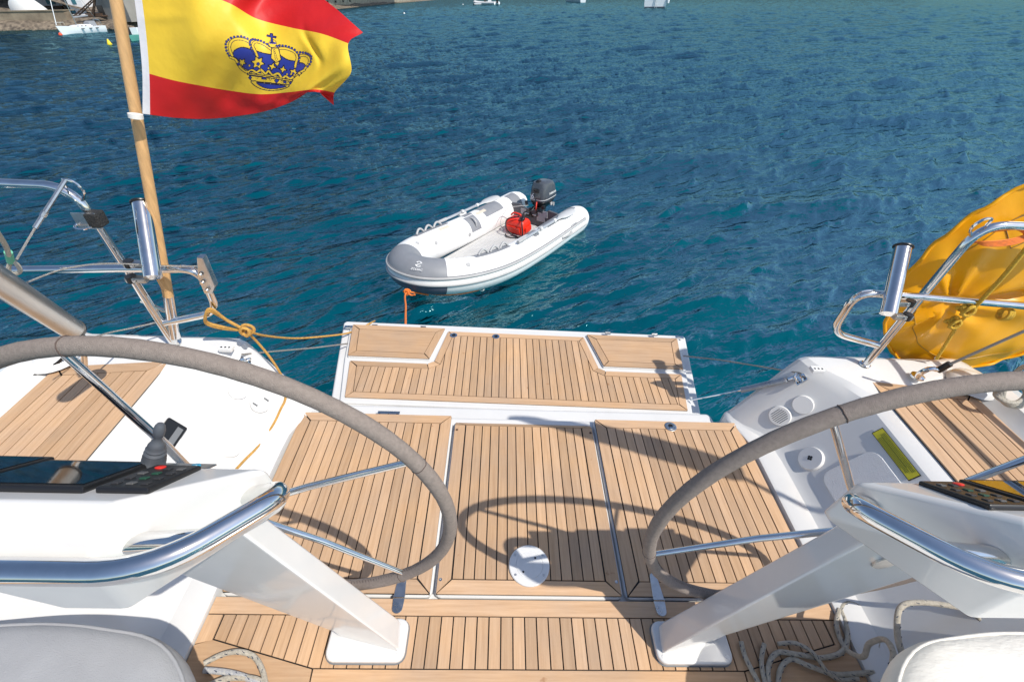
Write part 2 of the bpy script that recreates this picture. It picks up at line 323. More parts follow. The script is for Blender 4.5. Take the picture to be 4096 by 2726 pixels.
for s,lab in ((-1,'port'),(1,'starboard')):
    secs=[]
    for y,t in ((-1.2,0),(.2,0),(1.30,0),(1.40,.06),(1.47,.35),(1.53,.75),(1.58,.95),(1.61,1.)):
        secs.append([(sx(s,u),y,z) for u,z in mixs(t)])
    # rounded aft lip
    c=mixs(1.)
    secs.append([(sx(s,u+.008*(1 if i<6 else 0)),1.632,z-.010*(1 if 5<i<16 else 0)) for i,(u,z) in enumerate(c)])
    secs.append([(sx(s,u+.03*(1 if i<9 else -.3)),1.645,z-.035*(1 if 5<i<16 else 0)) for i,(u,z) in enumerate(c)])
    part('coaming',MB().loft(secs),GEL,yacht,smooth=24)
    # teak on the side deck
    tk=[(sx(s,u),y) for u,y in ((1.575,-1.15),(2.005,-1.15),(2.005,1.42),(1.575,1.475))]; tk=ccw(tk)
    so=part('side_deck_base',MB().flat(tk,1.3385,1.3425),CAULK,yacht,smooth=0)
    inn=border(so,tk,.055,1.3485)
    plank_field(so,inn,1.3485,.044)
# sole under everything
sole=part('cockpit_sole',MB().flat([(sx(1,-1.14),-1.2),(sx(1,1.14),-1.2),(sx(1,1.14),1.575),(sx(1,-1.14),1.575)],.86,.915),GEL,yacht,bevel=.02,bseg=3)
part('transom',MB().flat([(sx(1,-1.09),1.45),(sx(1,1.09),1.45),(sx(1,1.06),1.70),(sx(1,-1.06),1.70)],-.4,.862),GEL,yacht,bevel=.03,bseg=3)
# fore part of the sole: fixed planking
fd=part('sole_planking_base',MB().flat([(sx(1,-1.132),.05),(sx(1,1.132),.05),(sx(1,1.132),.678),(sx(1,-1.132),.678)],.915,.944),CAULK,yacht,smooth=0)
b=MB().flat([(sx(1,-1.13),.622),(sx(1,-1.13+.0),.676),(sx(1,1.13),.676),(sx(1,1.13),.622)],.944,.950); part('margin_board',b,TX,fd,smooth=0)
mid=[(sx(1,-1.075),.618),(sx(1,-1.075),.545),(sx(1,-.72),.464),(sx(1,.72),.464),(sx(1,1.075),.545),(sx(1,1.075),.618)]; plank_field(fd,ccw(mid),.950,.0425)
for q in ([(-1.13,.618),(-1.08,.618),(-1.08,.54),(-1.13,.53)],[(1.08,.618),(1.13,.618),(1.13,.53),(1.08,.54)]): part('margin_board',MB().flat(ccw([(sx(1,u),y) for u,y in q]),.944,.950),TY,fd,smooth=0)
for q in ([(-1.13,.526),(-1.078,.541),(-.722,.460),(-.716,.40),(-1.13,.40)],[(-.712,.40),(-.716,.460),(.716,.460),(.712,.40)],[(1.13,.526),(1.078,.541),(.722,.460),(.716,.40),(1.13,.40)],[(-1.13,.1),(-1.13,.396),(1.13,.396),(1.13,.1)]):
    part('margin_board',MB().flat(ccw([(sx(1,u),y) for u,y in q]),.944,.950),TX,fd,smooth=0)
# three lifting hatches
def hatch(u0,u1,y0,y1,n,slope=False):
    r=.028
    def rr(x0,x1,y0,y1,r):
        out=[]
        for cx,cy,a in ((x1-r,y0+r,-90),(x1-r,y1-r,0),(x0+r,y1-r,90),(x0+r,y0+r,180)):
            out+=[(cx+r*math.cos(math.radians(a+k*22.5)),cy+r*math.sin(math.radians(a+k*22.5))) for k in range(5)]
        return out
    zf=(lambda x,y: SZ-max(0.,(y-(y1-.062)))*.80) if slope else None
    tr=part('floor_hatch',MB().flat(rr(sx(1,u0),sx(1,u1),y0,y1 if not slope else y1-.070,r),.905,SZ-.013),GEL,yacht,bevel=.008,bseg=3)
    if slope: part('hatch_lip',MB().flat(rr(sx(1,u0),sx(1,u1),y1-.10,y1,r*.6),.87,.897),GEL,tr,bevel=.006,bseg=2)
    o=[(sx(1,u0)+.009,y0+.009),(sx(1,u1)-.009,y0+.009),(sx(1,u1)-.009,y1-.007),(sx(1,u0)+.009,y1-.007)]
    if slope:
        k=y1-.062; bb=MB(); 
        bb.loft([[(x,o[0][1]+.001,.90),(x,o[0][1]+.001,.944),(x,k,.944),(x,o[2][1],.944-.055*.80),(x,o[2][1],.87)] for x in (o[0][0],o[1][0])])
        ba=part('hatch_base',bb,CAULK,tr,smooth=0)
    else: ba=part('hatch_base',MB().flat(o,.934,.9445),CAULK,tr,smooth=0)
    if slope:
        k=y1-.062; w=.052
        xa,ya,xb,yb=o[0][0],o[0][1],o[2][0],o[2][1]
        def piece(q,m): part('margin_board',MB().prism([(x,y,zf(x,y)-.006) for x,y in q],(0,0,.006)),m,tr,smooth=0)
        g=GAP/2; i0=ya+w
        piece([(xa+g,ya),(xb-g,ya),(xb-w-g,i0-g),(xa+w+g,i0-g)],TX)
        for q in ([(xa,ya+g),(xa+w-g,i0+g),(xa+w-g,k-.001),(xa,k-.001)],[(xb,ya+g),(xb,k-.001),(xb-w+g,k-.001),(xb-w+g,i0+g)]): piece(q,TY)
        piece([(xa+g,yb),(xa+w+g,k+g),(xb-w-g,k+g),(xb-g,yb)],TX)
        for q in ([(xa,k+.0005),(xa+w-g,k+.0005),(xa,yb-g)],[(xb,k+.0005),(xb,yb-g),(xb-w+g,k+.0005)]): piece(q,TY)
        inn=[(xa+w+g,i0+g),(xb-w-g,i0+g),(xb-w-g,k-g),(xa+w+g,k-g)]; plank_field(tr,inn,SZ,(inn[1][0]-inn[0][0])/n)
        return tr
    inn=border(tr,o,.052,SZ)
    plank_field(tr,inn,SZ,(inn[1][0]-inn[0][0])/n)
    return tr
HL=hatch(-1.128,-.361,.686,1.556,15); HC=hatch(-.355,.355,.686,1.553,14,True); HR=hatch(.361,1.128,.686,1.556,15)
# white inspection cover on the middle hatch
cv=part('deck_plate',MB().lathe([(.001,.0),(.079,.0),(.079,.006),(.076,.0085),(.054,.0092),(.053,.0078),(.0515,.0078),(.0505,.0095),(.001,.0098)],(sx(1,.002),.80,SZ+.0005),(0,0,1),40),mat('white_plastic',(.66,.66,.65),.45,var=.05,vscale=20),HC)
for a in (35,145,215,325): part('screw',MB().lathe([(.001,0),(.0045,0),(.0045,.0015),(.002,.0016),(.001,.0006)],(sx(1,.002)+.066*math.cos(math.radians(a)),.80+.066*math.sin(math.radians(a)),SZ+.0095),(0,0,1),10),STEEL,HC)
for a in (48,228): part('key_hole',MB().lathe([(.001,0),(.0042,0),(.0042,.0012),(.001,.0012)],(sx(1,.002)+.036*math.cos(math.radians(a)),.80+.036*math.sin(math.radians(a)),SZ+.0098),(0,0,1),10),BLACKP,HC)
for u,y in ((-.335,.745),(.335,.745),(-.335,1.46),(.335,1.46)):
    part('plug',MB().lathe([(.001,0),(.0065,0),(.006,.0012),(.002,.0008),(.001,.0002)],(sx(1,u),y,SZ+.0003),(0,0,1),10),STEEL if y<1 else mat('dark_plug',(.10,.05,.025),.6),HC)
# hinges between the side hatches and the fixed planking
def hinge(u,par):
    z=SZ+.001; x=sx(1,u)
    def leaf(y0,y1,w0,w1):
        q=[(x-w0,y0),(x+w0,y0)]+[(x+w1*math.cos(math.radians(a)),y1+w1*math.sin(math.radians(a))*(1 if y1>y0 else -1)) for a in range(0,181,20)]
        return MB().flat(ccw(q),z,z+.003)
    h=part('hinge',leaf(.683,.765,.021,.014),STEEL,par,bevel=.001,bseg=1)
    part('hinge_leaf',leaf(.677,.645,.021,.019),STEEL,h,bevel=.001,bseg=1)
    for i in range(5): part('knuckle',MB().tube([(x-.021+i*.0086,.680,z+.004),(x-.021+i*.0086+.0078,.680,z+.004)],.0042,10),CHROME,h)
    for dx,y in ((0,.768),(-.009,.735),(.009,.735),(-.010,.655),(.010,.655),(0,.640)): part('screw',MB().lathe([(.001,0),(.0042,0),(.0036,.001),(.001,.0006)],(x+dx,y,z+.003),(0,0,1),10),STEEL,h)
hinge(-.478,yacht); hinge(.482,yacht)
# lifting ring on the right hatch
lr=part('lift_ring',MB().lathe([(.001,0),(.030,0),(.030,.0025),(.027,.004),(.021,.004),(.020,.002),(.001,.002)],(sx(1,.758),1.512,SZ+.0008),(0,0,1),28),STEEL,HR)
part('finger_hole',MB().lathe([(.001,0),(.012,0),(.012,.001),(.001,.001)],(sx(1,.758),1.517,SZ+.0032),(0,0,1),18),BLACKP,HR)
part('ring_bar',MB().box((sx(1,.758),1.500,SZ+.005),(.018,.012,.003)),CHROME,HR,bevel=.001)
pl=part('hinge_plate',MB().box((sx(1,-.708),1.590,.893),(.115,.055,.006)),STEEL,yacht,bevel=.001)
for dx in (-.045,-.0,.045): part('screw',MB().lathe([(.001,0),(.004,0),(.003,.001)],(sx(1,-.708)+dx,1.598,.896),(0,0,1),8),BLACKP,yacht)
# bathing platform
PZ=.85; PX=X0-.022
pt=[(-1.035,1.675),(1.035,1.675),(1.165,2.425),(1.15,2.447),(-1.15,2.447),(-1.165,2.425)]
SK=lambda q:[(x,y-.018*(x-PX)) for x,y in q]
plat=part('swim_platform',MB().flat(SK([(PX+u,y) for u,y in pt]),.765,.829),GEL,yacht,bevel=.018,bseg=4)
pan=[(-.985,1.700),(.985,1.700),(1.055,2.055),(1.105,2.39),(-1.105,2.39),(-1.055,2.055)]
part('platform_pan',MB().flat(SK([(PX+u,y) for u,y in pan]),.826,.8435),GEL,plat,bevel=.008,bseg=3)
tk=[(-.962,1.735),(.962,1.735),(1.012,2.030),(.545,2.030),(.505,2.055),(.450,2.352),(-.450,2.352),(-.505,2.055),(-.545,2.030),(-1.012,2.030)]
tk=SK([(PX+u,y) for u,y in tk])
part('platform_caulk',MB().flat(tk,.8437,.8465),CAULK,plat,smooth=0)
inn=border(plat,tk,.042,PZ+.002); plank_field(plat,inn,PZ+.002,.0425)
for s in (-1,1):
    ld=ccw(SK([(PX+s*u,y) for u,y in ((.468,2.372),(1.085,2.372),(1.035,2.062),(.535,2.062))]))
    lid=part('locker_lid',MB().flat(ld,.838,.856),GEL,plat,bevel=.004)
    part('lid_base',MB().flat(inset(ld,.004),.856,.858),CAULK,lid,smooth=0)
    i2=border(lid,inset(ld,.004),.045,.863); part('panel',MB().flat(i2,.857,.863),TX,lid,smooth=0)
    for u in (.62,.94): 
        part('lid_hinge',MB().box((PX+s*u,2.392,.853),(.036,.022,.007)).tube([(PX+s*u-.018,2.395,.858),(PX+s*u+.018,2.395,.858)],.004,8),STEEL,lid,bevel=.001)
    part('latch',MB().box((PX+s*1.105,2.372,.852),(.055,.022,.010)).box((PX+s*1.10,2.372,.859),(.025,.010,.006)),CHROME,plat,bevel=.0015)
for u,y in ((-.433,2.318),(-.156,2.319)):
    part('drain',MB().lathe([(.001,0),(.024,0),(.024,.003),(.019,.0045),(.0125,.0035),(.0115,-.002),(.001,-.002)],(X0+u,y,PZ+.0025),(0,0,1),24),CHROME,plat)
    part('drain_hole',MB().lathe([(.001,0),(.0115,0),(.0115,.0008),(.001,.0008)],(X0+u,y,PZ+.0035),(0,0,1),18),BLACKP,plat)
# fittings on the inner sides of the coamings
WHP=mat('white_fitting',(.74,.74,.73),.4)
def wallpt(s,y,t):      # t: 0 foot .. 1 top of the sloping inner wall
    k=0 if y<1.4 else min(1,(y-1.4)/.18); a=(1.30+(1.12-1.30)*k,1.03+(.99-1.03)*k); b=(1.47+(1.285-1.47)*k,1.275+(1.30-1.275)*k)
    return np.array([sx(s,a[0]+(b[0]-a[0])*t),y,a[1]+(b[1]-a[1])*t])
def wallnorm(s,y,t):
    a=wallpt(s,y+.01,t)-wallpt(s,y-.01,t); b=wallpt(s,y,t+.05)-wallpt(s,y,t-.05); v=np.cross(a,b); v/=np.linalg.norm(v); return v if v[2]>0 else -v
def wallax(s): v=np.array([-s*.82,0,.57]); return v/np.linalg.norm(v)
for s in (-1,1):
    ax=wallax(s)
    def disc(y,t,r,h,m,nm='cover',prof=None):
        an=wallnorm(s,y,t); o=wallpt(s,y,t)-an*(.004 if y<1.38 else .009); return part(nm,MB().lathe(prof or [(.001,0),(r,0),(r,h*.6),(r*.93,h),(.001,h)],o,an,32),m,yacht)
    disc(1.255,.10,.056,.018,WHP,'screw_cap'); disc(1.40,.70,.082,.018,WHP,'access_cover'); disc(1.475,.62,.046,.020,WHP,'filler_cap')
    q=disc(1.485,.28,.050,.022,WHP,'shower_cap' if s<0 else 'speaker_grille')
    if s>0:
        for k in range(-3,4):
            an=wallnorm(s,1.485,.28); vt=wallpt(s,1.485,.5)-wallpt(s,1.485,.1); vt/=np.linalg.norm(vt); vh=np.cross(an,vt); o=wallpt(s,1.485,.28)+an*.0135+vh*k*.009; v=vt*math.sqrt(max(0,.036**2-(k*.009)**2)); part('grille_slot',MB().tube([o-v,o+v],.0016,6),GREYP,yacht)
        o=wallpt(s,1.255,.10)+ax*.0145
        for a in range(4): part('cap_recess',MB().lathe([(.001,0),(.0055,0),(.0055,.001),(.001,.001)],o+np.array([s*.57,0,.82])*.007*math.cos(a*math.pi/2)+np.array([0,1,0])*.007*math.sin(a*math.pi/2),ax,10),BLACKP,yacht)
    else:
        for dy in (-.018,.018): part('cap_label',MB().box(wallpt(s,1.485+dy,.30)+wallnorm(s,1.485,.3)*.0135,(.004,.007,.026),R=np.stack([ax,[0,1,0],np.cross(ax,[0,1,0])],1)),GREYP,yacht)
    # locker lid moulded into the wall
    def wl(u,v,h=.006): return wallpt(s,.78+.40*u,.06+.86*v)+ax*h
    lidp=[]
    for cx,cy,a0 in ((.85,.2,-90),(.85,.8,0),(.15,.8,90),(.15,.2,180)): lidp+=[(cx+.13*math.cos(math.radians(a0+22.5*k)),cy+.18*math.sin(math.radians(a0+22.5*k))) for k in range(5)]
    part('wall_locker_lid',MB().prism([wl(u,v,-.002) for u,v in lidp],ax*.010),NON if s>0 else GEL,yacht,bevel=.004,bseg=2)
    # socket block, eye plate
    sb_=bz(1880,850,1.375) if s>0 else bz(521,801,1.375); part('socket_block',MB().box(sb_,(.058,.034,.020)),WHP,yacht,bevel=.004)
    for k in (-1,0,1): part('socket_hole',MB().lathe([(.001,0),(.0045,0),(.0045,.001),(.001,.001)],sb_+np.array([k*.017,-.004,.0102]),(0,0,1),10),BLACKP,yacht)
    ep=wallpt(s,1.548,.95)+ax*.006; RE=np.stack([ax,[0,1,0],np.cross(ax,[0,1,0])],1); ring_=[ep+ax*.008+RE@np.array(v) for v in ((0,-.014,.012),(.020,-.010,.010),(.030,0,.002),(.020,.012,-.006),(0,.016,-.008))]
    part('eye_plate',MB().box(ep,(.010,.055,.055),R=RE),CHROME,yacht,bevel=.003); part('eye_ring',MB().tube(catmull(ring_,4),.006,8),CHROME,yacht)
    for dy,dz in ((-.018,.018),(.018,.018),(-.018,-.018),(.018,-.018)): part('screw',MB().lathe([(.001,0),(.005,0),(.004,.0015),(.001,.001)],ep+RE@np.array([.005,dy,dz]),ax,10),BLACKP,yacht)
ax=wallax(-1)
part('engine_panel',MB().prism([wallpt(-1,y,t)+ax*.003 for y,t in ((1.10,.72),(1.22,.72),(1.22,1.0),(1.10,1.0))],ax*.014),BLACKP,yacht,bevel=.006); part('panel_switches',MB().prism([wallpt(-1,y,t)+ax*.017 for y,t in ((1.11,.76),(1.20,.76),(1.20,.84),(1.11,.84))],ax*.004),GREYP,yacht,bevel=.001)
for y in (1.50,1.475):
    part('warning_triangle',MB().prism([wallpt(-1,y-.011,.62)+ax*.004,wallpt(-1,y+.011,.62)+ax*.004,wallpt(-1,y,.70)+ax*.004],ax*.001),mat('yellow_sticker',(.8,.6,.02),.5),yacht,smooth=0)
# chain-plate humps outboard
for s in (-1,1): part('deck_hump',MB().lathe([(.001,.035),(.03,.033),(.06,.025),(.09,.010),(.10,-.01)][::-1],(sx(s,2.03),1.46,1.372),(0,0,1),24),GEL,yacht,smooth=60)
# yellow warning sticker
sk_=bpy.data.materials.new('warning_sticker'); sk_.use_nodes=True; n=sk_.node_tree.nodes; l=sk_.node_tree.links
tc=n.new('ShaderNodeTexCoord'); wv=n.new('ShaderNodeTexWave'); wv.bands_direction='X'; wv.inputs['Scale'].default_value=6.5; wv.inputs['Distortion'].default_value=0; l.new(tc.outputs['Generated'],wv.inputs[0])
nz=n.new('ShaderNodeTexNoise'); nz.inputs['Scale'].default_value=30; l.new(tc.outputs['Generated'],nz.inputs[0])
mm=n.new('ShaderNodeMath'); mm.operation='MULTIPLY'; l.new(wv.outputs[0],mm.inputs[0]); l.new(nz.outputs[0],mm.inputs[1]); gt=n.new('ShaderNodeMath'); gt.operation='GREATER_THAN'; l.new(mm.outputs[0],gt.inputs[0]); gt.inputs[1].default_value=.42
mx=n.new('ShaderNodeMix'); mx.data_type='RGBA'; mx.inputs[6].default_value=(.70,.62,.03,1); mx.inputs[7].default_value=(.16,.14,.02,1); mx.inputs[0].default_value=0; l.new(mx.outputs[2],n['Principled BSDF'].inputs['Base Color'])
ax=wallax(1); 
def stk(name,y0,y1,t0,t1,m,h): return part(name,MB().prism([wallpt(1,y0,t0)+ax*h,wallpt(1,y1,t0)+ax*h,wallpt(1,y1,t1)+ax*h,wallpt(1,y0,t1)+ax*h],ax*.001),m,yacht,smooth=0)
stk('warning_sticker',1.00,1.235,.985,1.14,BLACKP,.002); stk('warning_text',1.004,1.231,.993,1.132,sk_,.0035)
pr_=MB()
for c0,c1,y0,y1 in ((1.005,1.055,1.03,1.20),(1.065,1.118,1.02,1.21)):
    for k in range(4):
        t_=c0+(c1-c0)*k/3; e=y0+(y1-y0)*(.15+.85*((k*7)%5)/5); pr_.tube([wallpt(1,e if k%5==0 else y0,t_)+ax*.005,wallpt(1,y1,t_)+ax*.005],.0007,4)
part('printed_lines',pr_,BLACKP,yacht)['kind']='stuff'
# ------------------------------------------------------------------ helm consoles, wheels
def console(s,lab):
    t=thing('helm_console',lab,'helm console',(sx(s,.54),.54,SZ+.001),'helm consoles')
    def p(u,y,z): return np.array([sx(s,u),y,z])
    # foot
    fp=[]
    for cx,cy,a0 in ((.655,.505,-90),(.655,.575,0),(.455,.575,90),(.455,.505,180)): fp+=[(sx(s,cx+.03*math.cos(math.radians(a0+22.5*k))),cy+.03*math.sin(math.radians(a0+22.5*k))) for k in range(5)]
    part('foot',MB().flat(fp,SZ+.001,SZ+.024),GEL,t,bevel=.007,bseg=3)
    part('sealant_line',MB().flat(inset(ccw(fp),-.003),SZ+.0006,SZ+.003),GREYP,t,smooth=0)
    for u_,y_ in ((.445,.495),(.665,.495),(.665,.585),(.50,.585)): part('bolt_cover',MB().lathe([(.001,0),(.0065,0),(.006,.002),(.001,.0025)],p(u_,y_,SZ+.024),(0,0,1),12),WHP,t)
    part('column',MB().loft([[p(.440,.503,.968),p(.655,.548,.968),p(.640,.590,.968),p(.450,.590,.968)],[p(.446,.501,1.02),p(.665,.546,1.02),p(.650,.588,1.02),p(.456,.588,1.02)],[p(.700,.482,1.87),p(1.16,.500,1.87),p(1.14,.545,1.87),p(.71,.545,1.87)]]),GEL,t,bevel=.009,bseg=3)
    hb=MB(); hb.v=[tuple(p(*q)) for q in ((.593,.53,1.965),(1.25,.53,1.965),(1.11,.38,2.085),(.735,.38,2.085),(.580,.535,1.825),(1.26,.535,1.825),(.99,.358,1.725),(.865,.358,1.725),(1.08,.318,2.01),(.765,.318,2.01))]
    hd=part('console_body',hb,GEL,t,hull=True,bevel=.014,bseg=3,smooth=50)
    # grab rail
    path=fillet([p(.625,.492,1.925),p(.520,.470,1.990),p(.655,.300,2.035),p(1.190,.300,2.035),p(1.325,.470,1.990),p(1.22,.492,1.925)],.085,9)
    rl=part('grab_rail',MB().tube(path,.0195,20),CHROME,t,smooth=60)
    for a,b in ((p(.745,.365,1.99),p(.600,.360,2.018)),(p(1.10,.365,1.99),p(1.245,.360,2.018))): part('rail_bracket',MB().tube([a,b],.0175,16),CHROME,t,smooth=60)
    for a in (p(.633,.490,1.915),p(1.212,.490,1.915)): part('rail_flange',MB().lathe([(.001,0),(.024,0),(.022,.006),(.001,.006)],a,(-s*.55 if a[0]==p(.633,0,0)[0] else s*.55,-.4,.35),18),CHROME,t)
    # face panel frame: origin at front left of the sloping face
    n=np.array([0,.125,.15])/math.hypot(.125,.15); ev=np.array([0,.15,-.125])/math.hypot(.125,.15); eu=np.array([s*1.,0,0]); o=p(.66,.40,2.068)
    def f(u,v,h): return o+eu*u+ev*v+n*h
    def slab(name,u0,u1,v0,v1,h,m,par,h0=.0,**k):
        return part(name,MB().prism([f(u0,v0,h0),f(u1,v0,h0),f(u1,v1,h0),f(u0,v1,h0)],n*(h-h0)),m,par,**k)
    kp=slab('keypad',.05,.135,.015,.15,.012,BLACKP,hd,bevel=.004)
    part('red_button',MB().lathe([(.001,0),(.009,0),(.009,.0015),(.007,.0025),(.001,.0025)],f(.112,.128,.012),n,16),mat('red_button',(.75,.03,.02),.4),hd)
    for i in range(3):
        for j in range(4):
            if (i,j)==(2,3): continue
            part('key',MB().box(f(.068+i*.024,.035+j*.028,.0126),(.012,.012,.003),R=np.stack([eu,ev,n],1)),[mat('dark_key',(.03,.03,.032),.5),mat('green_key',(.015,.07,.04),.5),mat('white_key',(.10,.10,.10),.5)][(i*5+j*3)%7%3],hd,bevel=.001,bseg=1)
    d1=slab('display',.150,.345,.012,.165,.013,BLACKP,hd,bevel=.004); slab('screen',.158,.337,.022,.150,.0142,GLASS,hd,h0=.012)
    d2=slab('plotter',.352,.560,.004,.182,.014,BLACKP,hd,bevel=.004); slab('screen',.360,.552,.014,.168,.0152,GLASS,hd,h0=.013)
    if s<0:
        slab('joystick_plate',.045,.195,.155,.190,.004,STEEL,hd,bevel=.002)
        jo=f(.155,.168,.003); up=np.array([.42,.30,1.]); 
        part('joystick',MB().lathe([(.001,0),(.020,0),(.020,.018),(.018,.022),(.0195,.026),(.017,.031),(.0185,.035),(.0155,.040),(.017,.044),(.0135,.050),(.0145,.053),(.0105,.060),(.0075,.066),(.0065,.074),(.009,.078),(.0100,.090),(.0085,.100),(.006,.105),(.001,.106)],jo,up,24),mat('grey_rubber',(.085,.095,.11),.5),hd,smooth=50)
        part('led_button',MB().lathe([(.001,0),(.0085,0),(.0075,.003),(.001,.003)],f(.075,.172,.004),n,16),mat('blue_button',(.03,.30,.48),.3),hd)
    return t
console(-1,'white helm console with black joystick and chrome grab rail, on the flagstaff side')
console(1,'white helm console with chrome grab rail, shaded, on the yellow buoy cover side')

def wheel(s,c,yaw,tilt,a0,lab):
    n=np.array([math.sin(yaw)*math.cos(tilt),math.cos(yaw)*math.cos(tilt),math.sin(tilt)]); e1=np.cross([0,0,1.],n); e1/=np.linalg.norm(e1); e2=np.cross(n,e1); c=np.array(c); r=.532
    t=thing('steering_wheel',lab,'steering wheel',c-np.array([0,0,r]),'steering wheels')
    P=lambda a,q=r,h=0.: c+q*(math.cos(a)*e1+math.sin(a)*e2)+n*h
    ring=[P(2*math.pi*k/144) for k in range(144)]
    rad=[.0170+.0006*math.sin(k*7.3)*math.sin(k*1.7) for k in range(144)]
    rm=part('rim',MB().tube(ring,rad,16,closed=True,up=n),SUEDE,t,smooth=80)
    # stitching on the inner side and at the leather joints
    sb=MB()
    for k in range(300):
        a=2*math.pi*k/300; sb.tube([P(a,r-.0166,-.003),P(a+.010,r-.0166,.004)],.0008,4,cap=False)
    part('stitching',sb,STITCH,rm,smooth=0)['kind']='stuff'
    for q in range(5):
        a=math.radians(a0+q*72+2); part('leather_joint',MB().tube([P(a+.0013*math.sin(k*2.1),r,0)+.0174*(math.cos(k*.42)*n+math.sin(k*.42)*((P(a,1.,0)-c))) for k in range(16)],.0011,5,cap=False),STITCH,rm)
    for q in range(5):
        a=math.radians(a0+q*72); part('spoke',MB().tube([P(a,.03,-.012),P(a,.25,.0),P(a,r-.012,0)],[.0095,.0085,.0075],12),CHROME,t,smooth=60)
    part('hub',MB().lathe([(.001,-.03),(.045,-.03),(.05,-.01),(.045,.02),(.02,.03),(.001,.03)],c,n,24),CHROME,t,smooth=50)
    part('wheel_shaft',MB().lathe([(.03,-.10),(.03,-.028)],c,n,20),STEEL,t,smooth=50)
wheel(-1,(-.6295,.5993,1.7053),.0521,.055,80,'suede covered steering wheel nearest the flagstaff')
wheel(1,(.9398,.5868,1.6969),-.038,.045,54,'suede covered steering wheel in front of the yellow buoy cover')

# ------------------------------------------------------------------ cockpit benches and cushions
for s in (-1,1):
    bp=ccw([(sx(s,u),y) for u,y in ((.80,-1.1),(1.6,-1.1),(1.6,.38),(1.0,.38),(.86,.33),(.80,.25))])
    part('bench',MB().flat(bp,.951,1.345),GEL,yacht,bevel=.03,bseg=3)
def cushion(s,lab,m,nm):
    t=thing('bench_cushion',lab,'cushion',(sx(s,1.1),-.2,1.346))
    Q=[(sx(s,u),y,0) for u,y in ((.785,-1.05),(1.58,-1.05),(1.58,.41),(1.22,.435),(.93,.40),(.785,.25))]; Q=[Q[0]]+Q[1:]; f_=fillet([(np.array(Q[0])+np.array(Q[1]))/2]+Q[1:]+[Q[0],(np.array(Q[0])+np.array(Q[1]))/2],.11,6)[:-1]
    pl=ccw([(p[0],p[1]) for p in f_]); secs=[]
    for k,(d,z) in enumerate(((.012,1.347),(.002,1.360),(-.004,1.385),(-.003,1.415),(.004,1.437),(.014,1.449),(.030,1.457),(.055,1.462),(.08,1.464))):
        ring=[]
        for x,y in inset(pl,d):
            w=(.006 if s>0 else .003)*mnoise.noise(Vector((x*14,y*14,z*8+nm)))+(.004*mnoise.noise(Vector((x*40,y*25,nm))) if s>0 else 0); ring.append((x,y,z+(w if k>1 else 0)))
        secs.append(ring)
    part('cushion_body',MB().loft(secs),m,t,smooth=70)
    part('piping',MB().tube([(x,y,1.440) for x,y in inset(pl,.006)],.0045,8,closed=True),m,t,smooth=70)
cushion(-1,'white cockpit bench cushion, coloured grey for shade, below the joystick console',CUSHSHADE,0)
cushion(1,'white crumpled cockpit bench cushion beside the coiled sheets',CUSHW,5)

# ------------------------------------------------------------------ stern rails
def rail(s,lab):
    y=1.57; zb=1.372; b=np.array([sx(s,1.59),y,zb])
    t=thing('stern_rail',lab,'railing',b,'stern rails')
    p=lambda u,y,z: np.array([sx(s,u),y,z])
    rr=.0165
    part('post',MB().tube(fillet([p(1.590,1.565,1.370),p(1.625,1.575,1.78),p(1.655,1.58,2.075),p(2.16,1.56,2.085),p(2.24,.2,2.09)],.10,10),rr,14),CHROME,t,smooth=60)
    part('loop',MB().tube(fillet([p(2.26,.2,1.73),p(2.18,1.545,1.735),p(1.62,1.555,1.762),p(1.325,1.560,1.768),p(1.340,1.575,1.548),p(1.60,1.572,1.480)],.075,9),rr*.96,14),CHROME,t,smooth=60)
    part('base_ring',MB().lathe([(.001,0),(.026,0),(.025,.004),(.017,.010),(.001,.010)],b+(0,0,-.004),(0,0,1),20),CHROME,t)
    # eye for the lifeline at the bend
    part('rail_eye',MB().tube(catmull([p(1.668,1.575,2.075),p(1.655,1.562,2.105),p(1.625,1.562,2.100),p(1.612,1.568,2.065),p(1.637,1.575,2.03)],5),.005,8),CHROME,t)
    part('rail_eye',MB().tube(catmull([p(1.40,1.555,1.772),p(1.375,1.55,1.788),p(1.335,1.55,1.782),p(1.322,1.555,1.755),p(1.330,1.56,1.735)],5),.004,8),CHROME,t)
    return t
RL=rail(-1,'polished steel stern rail carrying the flagstaff'); RR=rail(1,'polished steel stern rail in front of the yellow buoy cover')
def rod_holder(s,lab,lo,hi):
    lo,hi=np.array(lo),np.array(hi); a=hi-lo; L=np.linalg.norm(a); e1_=np.cross(a,[0,1.,0]); e1_/=np.linalg.norm(e1_); e2_=np.cross(e1_,a/L); t=thing('rod_holder',lab,'rod holder',lo,'fishing rod holders')
    part('holder_tube',MB().lathe([(.001,0),(.030,0),(.030,L),(.027,L),(.027,.02),(.001,.02)],lo,a,28,close=False),CHROME,t,smooth=50)
    part('rubber_rim',MB().tube([hi+.0305*(math.cos(k*math.pi/16)*e1_+math.sin(k*math.pi/16)*e2_) for k in range(32)],.0055,8,closed=True),BLACKP,t)
    for f in (.10,.30):
        q=lo+a*f; side=np.array([-1.*0+ (1 if s>0 else -1)*.055,-.02,-.03]); cl=part('clamp',MB().box(q+side,(.075,.030,.022)),ALU,t,bevel=.004)
        part('clamp_bolt',MB().lathe([(.001,0),(.006,0),(.005,.005),(.001,.005)],q+side+(0,-.016,0),(0,-1,0),10),STEEL,cl); part('clamp_pad',MB().tube([q+side+((1 if s>0 else -1)*.02,0,-.012),q+side+((1 if s>0 else -1)*.02,0,.014)],.018,12),BLACKP,cl)
rod_holder(-1,'steel rod holder clamped to the rail beside the flagstaff',by(352,638,1.47),by(325,466,1.67))
rod_holder(1,'steel rod holder clamped to the rail beside the yellow buoy cover',by(2044,722,1.47),by(2078,568,1.67))
